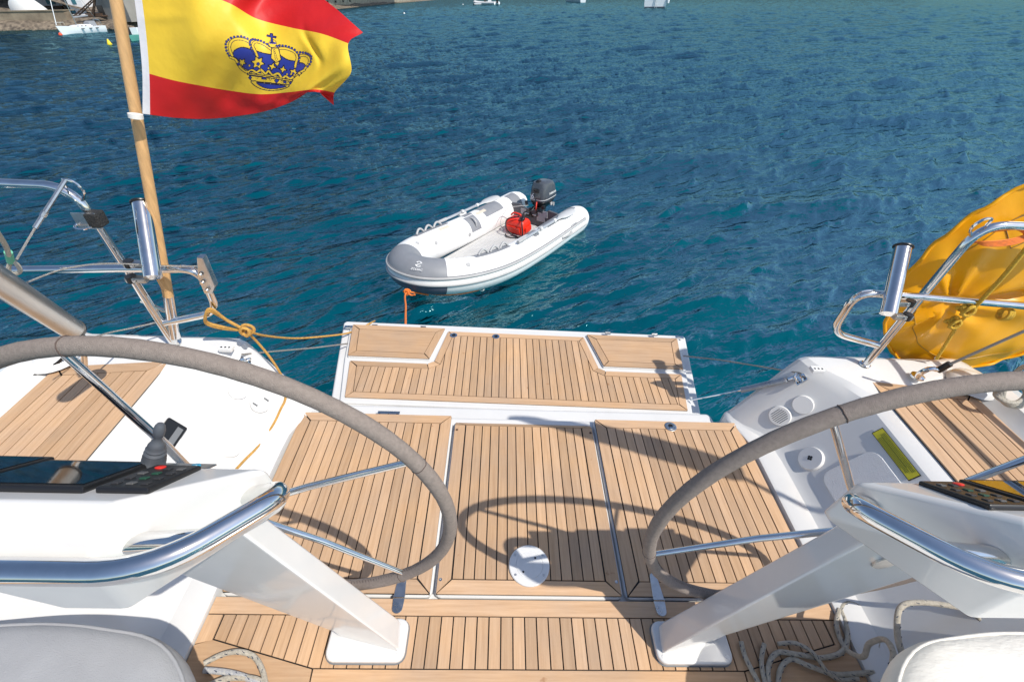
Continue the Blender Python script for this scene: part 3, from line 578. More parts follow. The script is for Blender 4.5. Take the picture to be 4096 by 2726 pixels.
# clamp block on the left post, bolted bracket on the loop, strut and lifeline hardware
t=thing('rail_clamp','steel plate and black clamp block bolted high on the flagstaff rail','clamp',by(205,515,1.55))
q=by(200,508,1.545); part('plate',MB().box(q,(.085,.006,.06)),STEEL,t,bevel=.002); part('block',MB().box(by(222,503,1.56),(.045,.05,.055)),mat('worn_black_rubber',(.02,.02,.02),.7,bump=.8,bscale=120),t,bevel=.008)
part('u_bolt',MB().tube(catmull([by(180,512,1.55),by(172,523,1.53),by(190,528,1.52),by(212,522,1.53)],6),.004,8),CHROME,t)
t=thing('hinge_bracket','bolted steel gate bracket on the inboard loop of the flagstaff rail','bracket',by(470,650,1.55))
part('bracket_plate',MB().prism([by(452,592,1.54),by(466,594,1.54),by(494,660,1.545),by(488,676,1.545),by(470,676,1.545),by(455,640,1.54)],(0,.03,0)),STEEL,t,bevel=.003)
for d in ((466,650),(476,668),(461,632)): part('bolt',MB().lathe([(.001,0),(.009,0),(.007,.008),(.001,.008)],by(*d,1.537),(0,-1,0),12),CHROME,t)
t=thing('lifeline_rod','thin steel lifeline rod hanging from the rail bend to a rope thimble','lifeline',by(35,600,1.2))
part('rod',MB().tube([by(150,415,1.56),by(80,525,1.40)],.007,8),STEEL,t); part('wire',MB().tube([by(80,525,1.40),by(38,597,1.30)],.0035,6),WIRE,t); part('sleeve',MB().tube([by(104,487,1.45),by(98,497,1.44)],.010,8),STEEL,t)
t=thing('rope_tail','grey braided rope with green whipping and eye, left of the rail','rope',by(35,620,1.25))
part('strand',MB().tube(catmull([by(-30,500,1.0),by(-3,540,1.12),by(15,570,1.2),by(22,595,1.25)],6),.0065,8),CREAM,t); part('whipping',MB().tube([by(19,580,1.235),by(25,602,1.25)],.010,10),mat('green_tape',(.12,.42,.28),.7),t)
part('eye',MB().tube(catmull([by(25,600,1.25),by(20,615,1.25),by(22,626,1.25),by(34,630,1.25),by(46,624,1.25),by(42,612,1.25),by(30,600,1.25)],5),.006,8),CREAM,t)
t=thing('guard_wire','thin steel wire running from the rail foot forward along the deck','wire',by(230,770,1.5))
part('strand',MB().tube(catmull([by(365,740,1.57),by(300,755,1.5),by(240,768,1.4),by(150,800,1.2)],6),.0035,6),WIRE,t)
part('strand',MB().tube(catmull([by(460,612,1.55),by(380,612,1.53),by(250,606,1.45),by(150,618,1.35),by(60,650,1.2),by(-20,680,1.1)],6),.003,6),WIRE,t)
# grey tube over the backstay, left
t=thing('backstay_tube','thick grey aluminium tube over the backstay, left of the flagstaff','tube',by(172,765,1.25))
a=by(166,757,1.22); b_=by(-60,610,.93); part('tube',MB().tube([a,b_],.034,24),ALU,t,smooth=60); d=(b_-a)/np.linalg.norm(b_-a)
part('end_ring',MB().lathe([(.001,0),(.0365,0),(.0365,.010),(.001,.010)],a-d*.006,d,24),BLACKP,t); part('fork',MB().tube([a,by(192,778,1.27),np.array([sx(-1,1.80),1.33,1.40])],[.012,.012,.010],12),CHROME,t); 
t=thing('deck_cables','black electric cables looping over the white gunwale on the left','cable',by(60,870,1.3))
for k in range(3): part('cable',MB().tube(catmull([by(150,815,1.42),by(128,836+k*3,1.40),by(80,862+k*3,1.36),by(20,878+k*2,1.30),by(-50,880,1.25)],6),.004,6),BLACKP,t)
# backstay right
t=thing('backstay_wire','braided steel backstay with black terminal beside the yellow buoy cover','wire',by(2150,858,1.42))
a=by(2140,860,1.40); part('strand',MB().tube([by(2175,842,1.39),by(2400,742,1.30)],.006,8),WIRE,t); part('terminal',MB().tube([by(2158,852,1.40),by(2186,836,1.388)],.013,12),BLACKP,t)
part('shackle',MB().tube(catmull([by(2160,850,1.40),by(2140,848,1.40),by(2118,858,1.41),by(2112,866,1.42)],5),[.011]*16,10),CHROME,t); part('deck_eye',MB().lathe([(.001,0),(.03,0),(.028,.008),(.012,.016),(.001,.018)],bz(2110,866,1.37),(0,0,1),20),CHROME,t)

t=thing('shadow_blocker','added unseen shadow-casting awning on a steel bow above the right coaming','blocker',(2.25,.42,1.40))  # roll and bow are unseen, added to cast the right hatch's shadow band
part('blocker_roll',MB().tube(catmull([(1.30,.775,2.90),(1.45,.74,2.91),(1.7,.655,2.92),(2.0,.56,2.92),(2.32,.45,2.90)],6),[.02,.025,.03,.035,.04,.045,.05,.05,.055,.055,.055,.06,.06,.06,.06,.06,.065,.065,.065,.065,.065,.065,.06,.06,.05],12),CUSHW,t,smooth=70); part('bow',MB().tube([(2.28,.46,2.9),(2.25,.42,1.40)],.0125,10),CHROME,t)

# ------------------------------------------------------------------ flagstaff and flag
t=thing('flagstaff','varnished wooden flagstaff standing in a steel socket on the rail','flagstaff',(-1.44,1.585,1.50))
s0,s1=np.array([-1.385,1.60,1.60]),np.array([-1.105,1.875,3.22])
part('pole',MB().tube([s0+(s1-s0)*k/12 for k in range(13)],[.0195-.003*k/12 for k in range(13)],18),WOODP,t,smooth=60)
sd_=(s1-s0)/np.linalg.norm(s1-s0); sk0=s0-sd_*.20
part('socket',MB().tube([sk0,s0+sd_*.005],.0215,18),CHROME,t,smooth=60); part('socket_weld',MB().tube([sk0+sd_*.12,np.array([-1.48,1.57,1.60])],.008,8),CHROME,t)
part('wedge',MB().box(by(374,648,1.60),(.018,.03,.07)),WOODP,t,bevel=.002)
part('tape',MB().tube([by(311,262,1.672),by(313,272,1.670)],.0215,18),mat('white_tape',(.72,.70,.66),.7),t)
def build_flag():
    ctl=[[(328,262),(400,271),(470,274),(540,268),(610,256),(668,236),(722,209),(768,242)],
         [(327,165),(395,184),(460,197),(530,209),(600,217),(668,212),(725,206),(770,213)],
         [(317,60),(390,75),(460,90),(540,110),(620,125),(700,140),(758,152),(807,166)],
         [(300,-60),(380,-40),(460,-17),(530,9),(590,43),(670,64),(740,78),(801,100)],
         [(285,-150),(380,-125),(480,-100),(570,-75),(640,-50),(700,-30),(765,14),(835,75)]]
    dep=[[.0,.03,.07,.09,.06,.03,-.03,.01],[.0,.0,.02,.05,.045,.00,-.06,-.02],[.02,.0,-.02,.0,.03,.01,-.07,-.10],[.05,.03,.0,.02,.07,.06,-.01,-.05],[.08,.08,.06,.09,.13,.12,.05,-.03]]
    A=np.array([[(*c,d) for c,d in zip(r,q)] for r,q in zip(ctl,dep)],float)   # 5 x 8 x 3
    def cr(a,t):   # catmull-rom along axis 0, t in [0,1]
        n=a.shape[0]-1; x=np.clip(t*n,0,n-1e-9); i=x.astype(int); f=(x-i).reshape(-1,*([1]*(a.ndim-1)))
        g=lambda k:a[np.clip(k,0,n)]
        ext=lambda k: np.where((k<0).reshape(-1,*([1]*(a.ndim-1))),2*a[0]-a[1],np.where((k>n).reshape(-1,*([1]*(a.ndim-1))),2*a[n]-a[n-1],g(k)))
        p0,p1,p2,p3=ext(i-1),g(i),g(i+1),ext(i+2)
        return .5*(2*p1+(p2-p0)*f+(2*p0-5*p1+4*p2-p3)*f*f+(3*p1-3*p2+p3-p0)*f**3)
    NU,NV=640,380; u=np.linspace(0,1,NU+1); v=np.linspace(0,1,NV+1)
    G=cr(A,v); G=np.transpose(cr(np.transpose(G,(1,0,2)),u),(1,0,2))     # NV+1,NU+1,3
    # fine creases
    uu,vv=np.meshgrid(u,v)
    cre=.010*np.sin(26*uu+7*vv+1.5*np.sin(5*vv))*uu*.5+.006*np.sin(44*uu-19*vv)*np.clip(uu-.1,0,1)*.7
    cre+=.014*np.exp(-((uu-.80+.1*(vv-.5))/.02)**2)*np.exp(-((vv-.62)/.12)**2)-.003*np.exp(-((vv-.55-.30*(uu-.05))/.03)**2)*np.exp(-((uu-.12)/.10)**2)
    base_y=1.685+.17*(vv-.0)*.55
    Y=base_y+G[...,2]*1.15+cre*1.6
    px,py=G[...,0]*K,G[...,1]*K
    d=np.stack([(px-PW/2)/FPX,-(py-PH/2)/FPX,np.ones_like(px)],-1)@MB_.T
    V=C0+d*(Y/d[...,1])[...,None]
    # print
    fc=G[:-1,:-1]*.25+G[1:,:-1]*.25+G[:-1,1:]*.25+G[1:,1:]*.25; fu=(uu[:-1,:-1]+uu[1:,1:])/2; fv=(vv[:-1,:-1]+vv[1:,1:])/2
    RED=(.62,.017,.019); YEL=(.87,.60,.050); WHT=(.78,.77,.79); BLU=(.030,.050,.33); INK=(.018,.016,.045)
    colr=np.empty(fu.shape+(3,)); colr[:]=YEL; colr[(fv<.25)|(fv>.75)]=RED; colr[fu<.035]=WHT
    X=(fc[...,0]*K-850)*3.92; Yz=(fc[...,1]*K-50)*3.92
    msk=(X>150)&(X<1620)&(Yz>280)&(Yz<1260); xx,yy=X[msk],Yz[msk]; cc=colr[msk]
    def inside(poly):
        r=np.zeros(len(xx),bool); n=len(poly)
        for i in range(n):
            x1,y1=poly[i-1]; x2,y2=poly[i]
            if y1==y2: continue
            c=((y1>yy)!=(y2>yy))&(xx<(x2-x1)*(yy-y1)/(y2-y1)+x1); r^=c
        return r
    def dist(pl):
        r=np.full(len(xx),1e9)
        for (x1,y1),(x2,y2) in zip(pl[:-1],pl[1:]):
            dx,dy=x2-x1,y2-y1; t_=np.clip(((xx-x1)*dx+(yy-y1)*dy)/(dx*dx+dy*dy+1e-9),0,1); r=np.minimum(r,np.hypot(xx-x1-t_*dx,yy-y1-t_*dy))
        return r
    sm=lambda p,n=6,c=False:[(q[0],q[1]) for q in catmull([(a,b,0) for a,b in p],n,c)]
    def fill(poly,col,ol=7):
        D=dist(poly+[poly[0]]); 
        if ol: cc[D<ol]=INK
        m=inside(poly)&((D>ol) if ol else True); cc[m]=col
    def band(pl,w,col=YEL,ol=8):
        D=dist(sm(pl)); cc[D<w/2+ol]=INK; cc[D<w/2-2]=col
    def dot(x,y,r,col,ol=6):
        D=np.hypot(xx-x,yy-y); cc[D<r+ol]=INK; cc[D<r-1]=col
    fill(sm([(330,620),(380,575),(450,550),(540,560),(620,590),(700,610),(800,640),(900,660),(990,690),(1070,680),(1130,720),(1200,750),(1290,765),(1330,800),(1370,785),(1440,810),(1450,850),(1400,930),(1340,960),(1250,1030),(1170,1030),(1060,1000),(980,970),(880,950),(760,910),(640,920),(540,900),(470,850),(400,740),(330,690)],3,True),BLU,8)
    band([(310,680),(275,600),(268,520),(300,450),(370,418),(450,418),(530,440),(580,470)],36)
    band([(705,695),(665,600),(632,530),(645,482),(690,462),(760,478),(840,520),(915,575)],32)
    band([(1370,682),(1440,674),(1500,702),(1520,752),(1500,820),(1440,890)],28)
    band([(1010,580),(1080,562),(1180,575),(1270,612),(1318,660),(1328,725),(1305,800),(1298,855)],32)
    for q in ([(265,680),(240,645),(220,600),(210,550),(207,500),(220,460),(250,430),(290,400),(340,385),(395,380),(450,378),(500,392),(548,412)],[(655,655),(630,605),(605,555),(588,508),(585,465),(603,435),(632,422),(670,428),(712,437),(760,447),(808,472),(855,498),(895,527)],[(1015,530),(1050,520),(1098,523),(1148,530),(1196,543),(1243,562),(1288,588),(1325,625),(1355,665),(1362,715),(1352,760),(1345,800)],[(1375,628),(1418,630),(1460,637),(1492,650),(1520,665),(1545,690),(1548,730),(1540,775),(1520,815),(1490,850)]):
        for x,y in q: dot(x,y,15,BLU,6)
    fill([(925,560),(1035,560),(1078,740),(1000,795),(918,722)],YEL,8)
    for k in range(6): dot(962+k*8,570+k*33,10+k*1.4,YEL,5)
    dot(942,490,58,YEL,7); m=(np.hypot(xx-942,yy-490)<52)&(np.abs(yy-480-.08*(xx-942))<16); cc[m]=BLU
    fill([(905,330),(945,335),(942,370),(998,378),(995,405),(940,395),(950,475),(915,475),(918,392),(852,375),(855,350),(902,362)],BLU,7)
    band([(280,705),(360,740),(400,810),(450,880),(540,938),(620,905),(690,940),(760,900),(830,962),(880,920),(940,985),(1030,958),(1090,1032),(1150,1000),(1210,1042),(1270,1010),(1340,960),(1440,905)],30,YEL,8)
    def star(x,y,r,n=4,r2=.45,a=0.,col=YEL): fill([(x+(r if k%2==0 else r*r2)*math.cos(a+math.pi*k/n),y+(r if k%2==0 else r*r2)*math.sin(a+math.pi*k/n)) for k in range(2*n)],col,7)
    star(465,785,70,5,.5,.3); star(712,790,112,6,.55,.2); dot(715,810,22,BLU); star(940,850,75,4,.4,.3); star(1105,895,70,4,.4,.2); fill([(965,790),(1055,770),(1030,835),(1005,835)],YEL,6); dot(1027,858,18,BLU); star(1270,945,80,5,.5,.1); dot(1265,960,16,BLU); star(1360,955,45,4,.5)
    dot(408,810,20,BLU); dot(580,835,14,YEL); dot(880,877,14,YEL); dot(1168,970,12,YEL)
    for p_ in ([(575,938),(605,918),(640,940)],[(715,948),(745,930),(770,955)],[(860,972),(890,955),(915,980)],[(1000,1000),(1025,988),(1045,1010)]): fill(p_,BLU,5)
    fill([(575,985),(1250,1085),(1200,1138),(610,1072)],YEL,7); fill([(545,950),(1262,1062),(1248,1086),(545,972)],YEL,7)
    for x,y,w in ((590,1025,30),(1005,1073,38),(1222,1105,22)): fill([(x,y-w),(x+w*.9,y),(x,y+w),(x-w*.9,y)],BLU,5)
    for x,y,w in ((808,1034,36),(1135,1094,22)): fill([(x-w,y-20),(x+w,y-12),(x+w,y+20),(x-w,y+14)],BLU,5)
    for x,y,r in ((697,1025,15),(907,1050,14),(1083,1086,11),(1186,1100,9)): dot(x,y,r,YEL,5)
    fill(sm([(610,1074),(800,1098),(1000,1122),(1198,1142),(1160,1182),(1050,1215),(900,1226),(760,1200),(650,1140)],3,True),YEL,7)
    fill(sm([(690,1100),(800,1112),(950,1130),(1150,1152),(1100,1180),(950,1200),(820,1185),(730,1140)],3,True),BLU,6)
    colr[msk]=cc
    vf=V.reshape(-1,3); base=np.array([-1.30,1.685,2.28]); n1=NU+1
    i,j=np.meshgrid(np.arange(NV),np.arange(NU),indexing='ij'); f=np.stack([i*n1+j,i*n1+j+1,(i+1)*n1+j+1,(i+1)*n1+j],-1).reshape(-1,4)
    me=bpy.data.meshes.new('flag'); me.vertices.add(len(vf)); me.vertices.foreach_set('co',(vf-base).ravel()); me.loops.add(f.size); me.loops.foreach_set('vertex_index',f.ravel().astype(np.int32)); me.polygons.add(len(f)); me.polygons.foreach_set('loop_start',np.arange(len(f),dtype=np.int32)*4); me.update(calc_edges=True); me.shade_smooth()
    at=me.attributes.new('print','FLOAT_COLOR','FACE'); at.data.foreach_set('color',np.concatenate([colr.reshape(-1,3),np.ones((len(f),1))],1).astype(np.float32).ravel())
    m=bpy.data.materials.new('flag_polyester'); m.use_nodes=True; n=m.node_tree.nodes; l=m.node_tree.links; b=n['Principled BSDF']; a_=n.new('ShaderNodeAttribute'); a_.attribute_name='print'
    l.new(a_.outputs['Color'],b.inputs['Base Color']); b.inputs['Roughness'].default_value=.5; b.inputs['Specular IOR Level'].default_value=.35
    tcx=n.new('ShaderNodeTexCoord'); nz_=n.new('ShaderNodeTexNoise'); nz_.inputs['Scale'].default_value=14; nz_.inputs['Detail'].default_value=3; l.new(tcx.outputs['Object'],nz_.inputs[0]); bp_=n.new('ShaderNodeBump'); bp_.inputs['Strength'].default_value=.35; bp_.inputs['Distance'].default_value=.012; l.new(nz_.outputs[0],bp_.inputs['Height']); l.new(bp_.outputs[0],b.inputs['Normal'])
    tr=n.new('ShaderNodeBsdfTranslucent'); l.new(a_.outputs['Color'],tr.inputs[0]); ms=n.new('ShaderNodeMixShader'); ms.inputs[0].default_value=.20; l.new(b.outputs[0],ms.inputs[1]); l.new(tr.outputs[0],ms.inputs[2]); l.new(ms.outputs[0],n['Material Output'].inputs[0])
    me.materials.append(m); o=bpy.data.objects.new('flag',me); COL.objects.link(o); o.matrix_world=HEEL@Matrix.Translation(Vector(base)); sm_=o.modifiers.new('thick','SOLIDIFY'); sm_.thickness=.0012
    o['label']='red and yellow striped flag with blue crown emblem, blowing from the staff'; o['category']='flag'
build_flag()

# ------------------------------------------------------------------ yellow buoy cover
def buoy_cover():
    c=np.array([2.30,1.70,1.755]); R=.522; t=thing('buoy_cover','round yellow vinyl buoy cover lashed outside the stern rail','buoy cover',c-np.array([0,0,R]))
    def surf(side):
        def f(u,v):
            a=2*math.pi*u; r=v*R*(1+.010*math.sin(3*a+1)+.004*math.sin(7*a)+.002*math.sin(17*a+2)); h=.085*(1-v**3.2)*(.85+.15*math.cos(a-1))
            x,z=r*math.cos(a),r*math.sin(a)
            w=.030*mnoise.noise(Vector((x*4.2+z*2.5,z*4.2-x*2,3+side)))+.020*mnoise.noise(Vector((x*11,z*6,7+side)))+.010*math.sin(a*31+2*math.sin(a*5))*max(0,v-.6)*1.6*math.sin(a*3+1)**2
            kx,kz=x+.28,z+.10; kr=math.hypot(kx,kz); w=w*.55+.022*math.sin(8*math.atan2(kz,kx)+1.2+1.5*math.sin(3*math.atan2(kz,kx)))*min(1,kr/.08)*math.exp(-kr/.33)
            ck=.035*math.exp(-((z-.26*x+.02)/.03)**2) if side<0 else 0       # pulled in where the lashing crosses
            return c+np.array([x,side*(h+w*v**.4*(1-v**8)-ck*(1-v**4)),z])
        return f
    mb=MB().grid(surf(-1),140,40).grid(surf(1),90,14)
    part('cover',mb,YCOVER,t,smooth=80)
    def rim(a,k=1.0): return c+np.array([R*k*math.cos(a)*(1+.010*math.sin(3*a+1)+.004*math.sin(7*a)),-.004,R*k*math.sin(a)*(1+.010*math.sin(3*a+1)+.004*math.sin(7*a))])
    part('edge_flange',MB().tube([rim(2*math.pi*k/160)+np.array([0,.006*math.sin(k*.9),.003*math.sin(k*1.7)]) for k in range(160)],.0075,8,closed=True),YCOVER,t,smooth=80)
    part('seam',MB().tube([surf(-1)(k/120,.80)+np.array([0,-.001,0]) for k in range(121)],.0022,6,closed=False),mat('ochre_seam',(.42,.22,.01),.5),t)
    pr=MB(); f0=surf(-1)
    def onc(x,z): r=math.hypot(x,z)/R; return f0((math.atan2(z,x)%(2*math.pi))/(2*math.pi),r)+np.array([0,-.002,0])
    ink=mat('faded_ink',(.10,.08,.06),.7)
    for q in ([(-.31,.29),(-.24,.20),(-.05,.34),(-.11,.42)],):
        for A_,B_ in zip(q,q[1:]+q[:1]): pr.tube([onc(A_[0]+(B_[0]-A_[0])*k/12,A_[1]+(B_[1]-A_[1])*k/12) for k in range(13)],.0014,5)
    for q in ([(-.225,.245),(-.21,.262),(-.205,.28)],[(-.15,.34),(-.12,.33),(-.10,.35)],[(-.16,.36),(-.13,.385),(-.12,.36)]): pr.tube([onc(*p) for p in q],.004,6)
    part('printed_diagram',pr,ink,t)
    for y_ in ((2155,825),(2095,830)): pass
    part('grommet',MB().lathe([(.004,0),(.011,0),(.010,.004),(.004,.004)],by(2155,822,1.60),(0,-1,0),16),STEEL,t)
buoy_cover()
t=thing('cover_lashing','yellow braided rope lashing the buoy cover to the rail with knots','rope',by(2225,712,1.55))
part('strand',MB().tube(catmull([by(2370,560,1.52),by(2320,622,1.52),by(2275,672,1.53),by(2235,715,1.54)],6),.0085,10),YROPE,t); part('strand',MB().tube(catmull([by(2230,720,1.55),by(2205,745,1.56),by(2180,785,1.57),by(2155,825,1.585)],6),.007,10),YROPE,t)
def knot(c,r,rad,t,m,seed=0,turns=3):
    g=np.random.default_rng(seed); p=[]
    for k in range(46):
        a=k/45*2*math.pi*turns; p.append(np.array(c)+r*np.array([math.cos(a)*(1+.35*math.cos(a*.67)),.6*math.sin(a*.67+1),math.sin(a)*(.8+.3*math.sin(a*.5))]))
    part('knot',MB().tube(p,rad,8),m,t,smooth=80)
knot(by(2225,712,1.545),.024,.0075,t,YROPE,1); knot(by(2195,742,1.55),.022,.0065,t,YROPE,2)
part('rail_turns',MB().tube(catmull([by(2306+4*math.sin(k),722+0*k,1.555)+np.array([.004*k/3,.021*math.cos(k*1.05),.024*math.sin(k*1.05)]) for k in range(19)],3),.006,8),YROPE,t)
t=thing('orange_line','bright orange thin line bundled on the rail above the buoy cover','rope',by(2300,545,1.58))
for k in range(5): part('strand',MB().tube(catmull([by(2238,556-3*k,1.60),by(2260,538-2*k,1.61),by(2305,530-2*k,1.60),by(2350,528+k,1.59),by(2358,540+3*k,1.58),by(2315,552+3*k,1.57),by(2262,556+2*k,1.57)],5,True),.0032,6,closed=True),ORANGE,t)
# sheet coil hung outside on the right
t=thing('hung_rope_coil','white rope coil with dark flecks hung outboard behind the wheel','rope',by(2310,900,1.3))
for k in range(4): part('coil_turn',MB().tube(catmull([by(2290+8*k,905-6*k,1.32),by(2310+10*k,890-12*k,1.36),by(2345+6*k,888-14*k,1.34),by(2360+4*k,905,1.30),by(2340+3*k,925+3*k,1.27),by(2305+2*k,920+2*k,1.28)],6,True),.009,8,closed=True),CREAM,t,smooth=80)

# ------------------------------------------------------------------ ropes and wires of the platform
def onwall(s,px,py):
    ax=wallax(s); best=None
    for y in np.linspace(.8,1.6,81):
        for t_ in np.linspace(-.35,1.05,71):
            q=wallpt(s,y,t_)+ax*.015; v=MB_.T@(q-C0); e=(PW/2+FPX*v[0]/v[2]-px*K)**2+(PH/2-FPX*v[1]/v[2]-py*K)**2
            if best is None or e<best[0]: best=(e,q)
    return best[1]
t=thing('mooring_line','tan rope knotted on the flagstaff rail loop, trailing to the platform and cockpit','rope',by(565,760,1.58))
kn=by(566,760,1.56)
for k in range(3): part('rail_loop',MB().tube(catmull([kn,by(520+3*k,735+2*k,1.56),by(484,716-3*k,1.535),by(472,728+2*k,1.53),by(478,742+2*k,1.55),by(515,752+2*k,1.57),kn],7),.0062,8),ROPEO,t,smooth=80)
knot(kn,.022,.007,t,ROPEO,3,3)
part('strand',MB().tube(catmull([kn,by(610,772,1.70),by(680,778,1.95),by(750,773,2.15),by(800,766,2.3),by(835,752,2.38),bz(850,744,.85),bz(862,738,.78)],8),.0058,8),ROPEO,t,smooth=80)
part('strand',MB().tube(catmull([kn,by(595,790,1.60),by(620,820,1.60),by(640,850,1.60),by(655,880,1.60)]+[onwall(-1,*q) for q in ((657,918),(648,940),(632,968),(612,1000),(590,1030),(566,1055),(540,1082),(515,1105))],8),.0055,8),ROPEO,t,smooth=80)
t=thing('platform_wire','thin steel wire from the flagstaff quarter to the platform corner','wire',by(800,790,2.1)); part('strand',MB().tube([by(556,815,1.55),by(640,807,1.75),by(720,800,1.95),bz(800,790,.87)],.0045,6),WIRE,t)
t=thing('platform_wire','thin steel wire from the buoy cover quarter to the platform corner','wire',by(1575,818,2.1)); part('strand',MB().tube([by(1842,858,1.55),by(1770,846,1.72),by(1660,828,2.0),bz(1572,818,.87)],.0045,6),WIRE,t)
t=thing('platform_spring','steel coil spring strut holding the platform on the right','spring',by(1830,865,1.56))
a=by(1812,872,1.56); b_=by(1706,897,1.66); hel=[]; ax_=(b_-a); L=np.linalg.norm(ax_); ax_/=L; e=np.cross(ax_,[0,0,1.]); e/=np.linalg.norm(e); g=np.cross(ax_,e)
part('coil',MB().tube([a+ax_*L*k/360+.0125*(math.cos(k*.62)*e+math.sin(k*.62)*g) for k in range(361)],.003,5),STEEL,t); part('core',MB().tube([a,b_],.0085,10),STEEL,t)
part('wire',MB().tube([b_,bz(1590,920,.86)],.0042,6),CHROME,t); part('bracket',MB().prism([by(1805,885,1.575),by(1832,860,1.575),by(1842,868,1.575),by(1812,895,1.575)],(0,.006,0)),CHROME,t); part('swivel',MB().tube([a,by(1828,866,1.56)],.007,10),CHROME,t)
# sheets lying on the sole
t=thing('sheet_rope','cream sheet ropes with flecks tangled on the floor beside the white cushion','rope',bz(1850,1500,SZ))
zr=SZ+.012; FLECK=mat('dark_fleck',(.05,.07,.11),.8)
def lay(pts,z=None,r=.0085,m=CREAM):
    pth=catmull([bz(p[0],p[1],(p[2] if len(p)>2 else zr)) for p in pts],9); st=part('rope_strand',MB().tube(pth,r,8),m,t,smooth=80); fl=MB()
    for i in range(2,len(pth)-2,3):
        d=pth[i+1]-pth[i]; ln=np.linalg.norm(d)+1e-9; sd=np.cross(d/ln,[0,0,1.]); a=(i*1.9)%2.2-.6
        o=sd*math.sin(a)*r*.93+np.array([0,-.15,1.])*math.cos(a)*r*.9; fl.tube([pth[i]+o-sd*.002,pth[i]+d/ln*.010+o+sd*.002],.0014,4)
    part('flecks',fl,FLECK,st)['kind']='stuff'
lay([(1705,1475),(1715,1510),(1740,1560),(1760,1600)]); lay([(1758,1480),(1752,1520),(1760,1570),(1775,1610)],r=.008)
lay([(1770,1580),(1768,1530),(1790,1500),(1840,1505,zr+.012),(1890,1512),(1935,1500),(1950,1470),(1945,1430),(1935,1400),(1950,1385),(1980,1395),(2010,1420),(2025,1450),(2020,1490)])
lay([(1790,1590),(1795,1540),(1820,1515),(1860,1530,zr+.014),(1920,1550),(1980,1548),(2010,1545)]); lay([(1790,1480),(1830,1478,zr+.01),(1870,1500,zr+.02),(1900,1540,zr+.015),(1930,1562),(1975,1560)],r=.007)
lay([(1930,1400),(1925,1440),(1945,1490),(1985,1510,1.05),(2000,1480,1.10),(2035,1470,1.15),(2055,1500,1.2),(2050,1540,1.2)]); lay([(2080,1515,1.2),(2065,1460,1.2),(2070,1400,1.2),(2110,1385,1.2),(2200,1395,1.2),(2300,1420,1.2),(2380,1440,1.2)],r=.009); lay([(2240,1390,1.22),(2255,1425,1.2),(2310,1450,1.2)],r=.008)
t=thing('sheet_rope','white rope tail with blue flecks beside the cushion coloured grey for shade','rope',bz(550,1540,SZ))
lay([(470,1525),(510,1505),(550,1498,zr+.01),(585,1510),(605,1545),(615,1600)],r=.0085); lay([(470,1540),(520,1545),(560,1555),(610,1575),(650,1600)],r=.0095,m=mat('white_rope',(.66,.65,.62),.85,col2=(.45,.47,.52),vscale=130,bump=.8,bscale=400)); lay([(480,1575),(530,1558),(590,1562),(625,1590)],r=.0095)

# ------------------------------------------------------------------ inflatable dinghy
DX=np.array([math.cos(-2.1987),math.sin(-2.1987),0]); DX/=np.linalg.norm(DX); DY=np.array([-DX[1],DX[0],0])
DROT=Matrix(np.stack([DX,DY,[0,0,1.]],1).tolist()).to_4x4()
D0=np.array([.412,6.372,0.])
HYP=mat('white_hypalon',(.84,.84,.83),.42,var=.03,vscale=5); HGREY=mat('grey_hypalon',(.23,.24,.26),.5,var=.05,vscale=9); HLG=mat('light_grey_rubber',(.42,.42,.42),.55,var=.05,vscale=9); HNAVY=mat('slate_hypalon',(.10,.11,.15),.5)
din=thing('inflatable_dinghy','white inflatable dinghy with grey bow floating behind the platform','dinghy',D0,world=True,rot=DROT)
TR=.190; HB=.530; XS=1.334; XB=2.484
def cpath(n=150):
    out=[]
    for i in range(n+1):
        q=i/n
        if q<.30: X=-.10+(XS+.10)*(q/.30); Y=HB
        elif q>.70: X=XS-(XS+.10)*((q-.70)/.30); Y=-HB
        else:
            a=(q-.30)/.40*math.pi; c_,s_=math.cos(a),math.sin(a); X=XS+(XB-XS)*abs(s_)**(2/2.25); Y=HB*math.copysign(abs(c_)**(2/2.25),c_)
        out.append((X,Y,.188+.169*max(0,(X-.7)/1.7)**2))
    return [np.array(p) for p in out]
CP=cpath(); CPL=np.concatenate([[0],np.cumsum([np.linalg.norm(b-a) for a,b in zip(CP[:-1],CP[1:])])]); 
def cen(q):
    L=q*CPL[-1]; i=min(int(np.searchsorted(CPL,L,'right'))-1,len(CP)-2); f=(L-CPL[i])/(CPL[i+1]-CPL[i]); return CP[i]*(1-f)+CP[i+1]*f
def frame(q):
    a,b=cen(max(0,q-.006)),cen(min(1,q+.006)); t_=(b-a)/np.linalg.norm(b-a); out=np.cross([0,0,1.],t_); out/=np.linalg.norm(out); up=np.cross(t_,out); return out,up     # out points outboard
def tsurf(q,a,off=0.,r=TR):
    o,u=frame(q); return cen(q)+(r+off)*(math.cos(a)*o+math.sin(a)*u)
def cyl(name,q0,q1,a0,a1,off,m,nu=40,nv=24,par=din,shape=None):
    def f(u,v):
        q=q0+(q1-q0)*u; a=a0+(a1-a0)*v
        return tsurf(q,math.radians(a),off)
    return part(name,MB().grid(f,nu,nv),m,par,smooth=80)
cyl('tube',0,1,0,360,0,HYP,170,32)
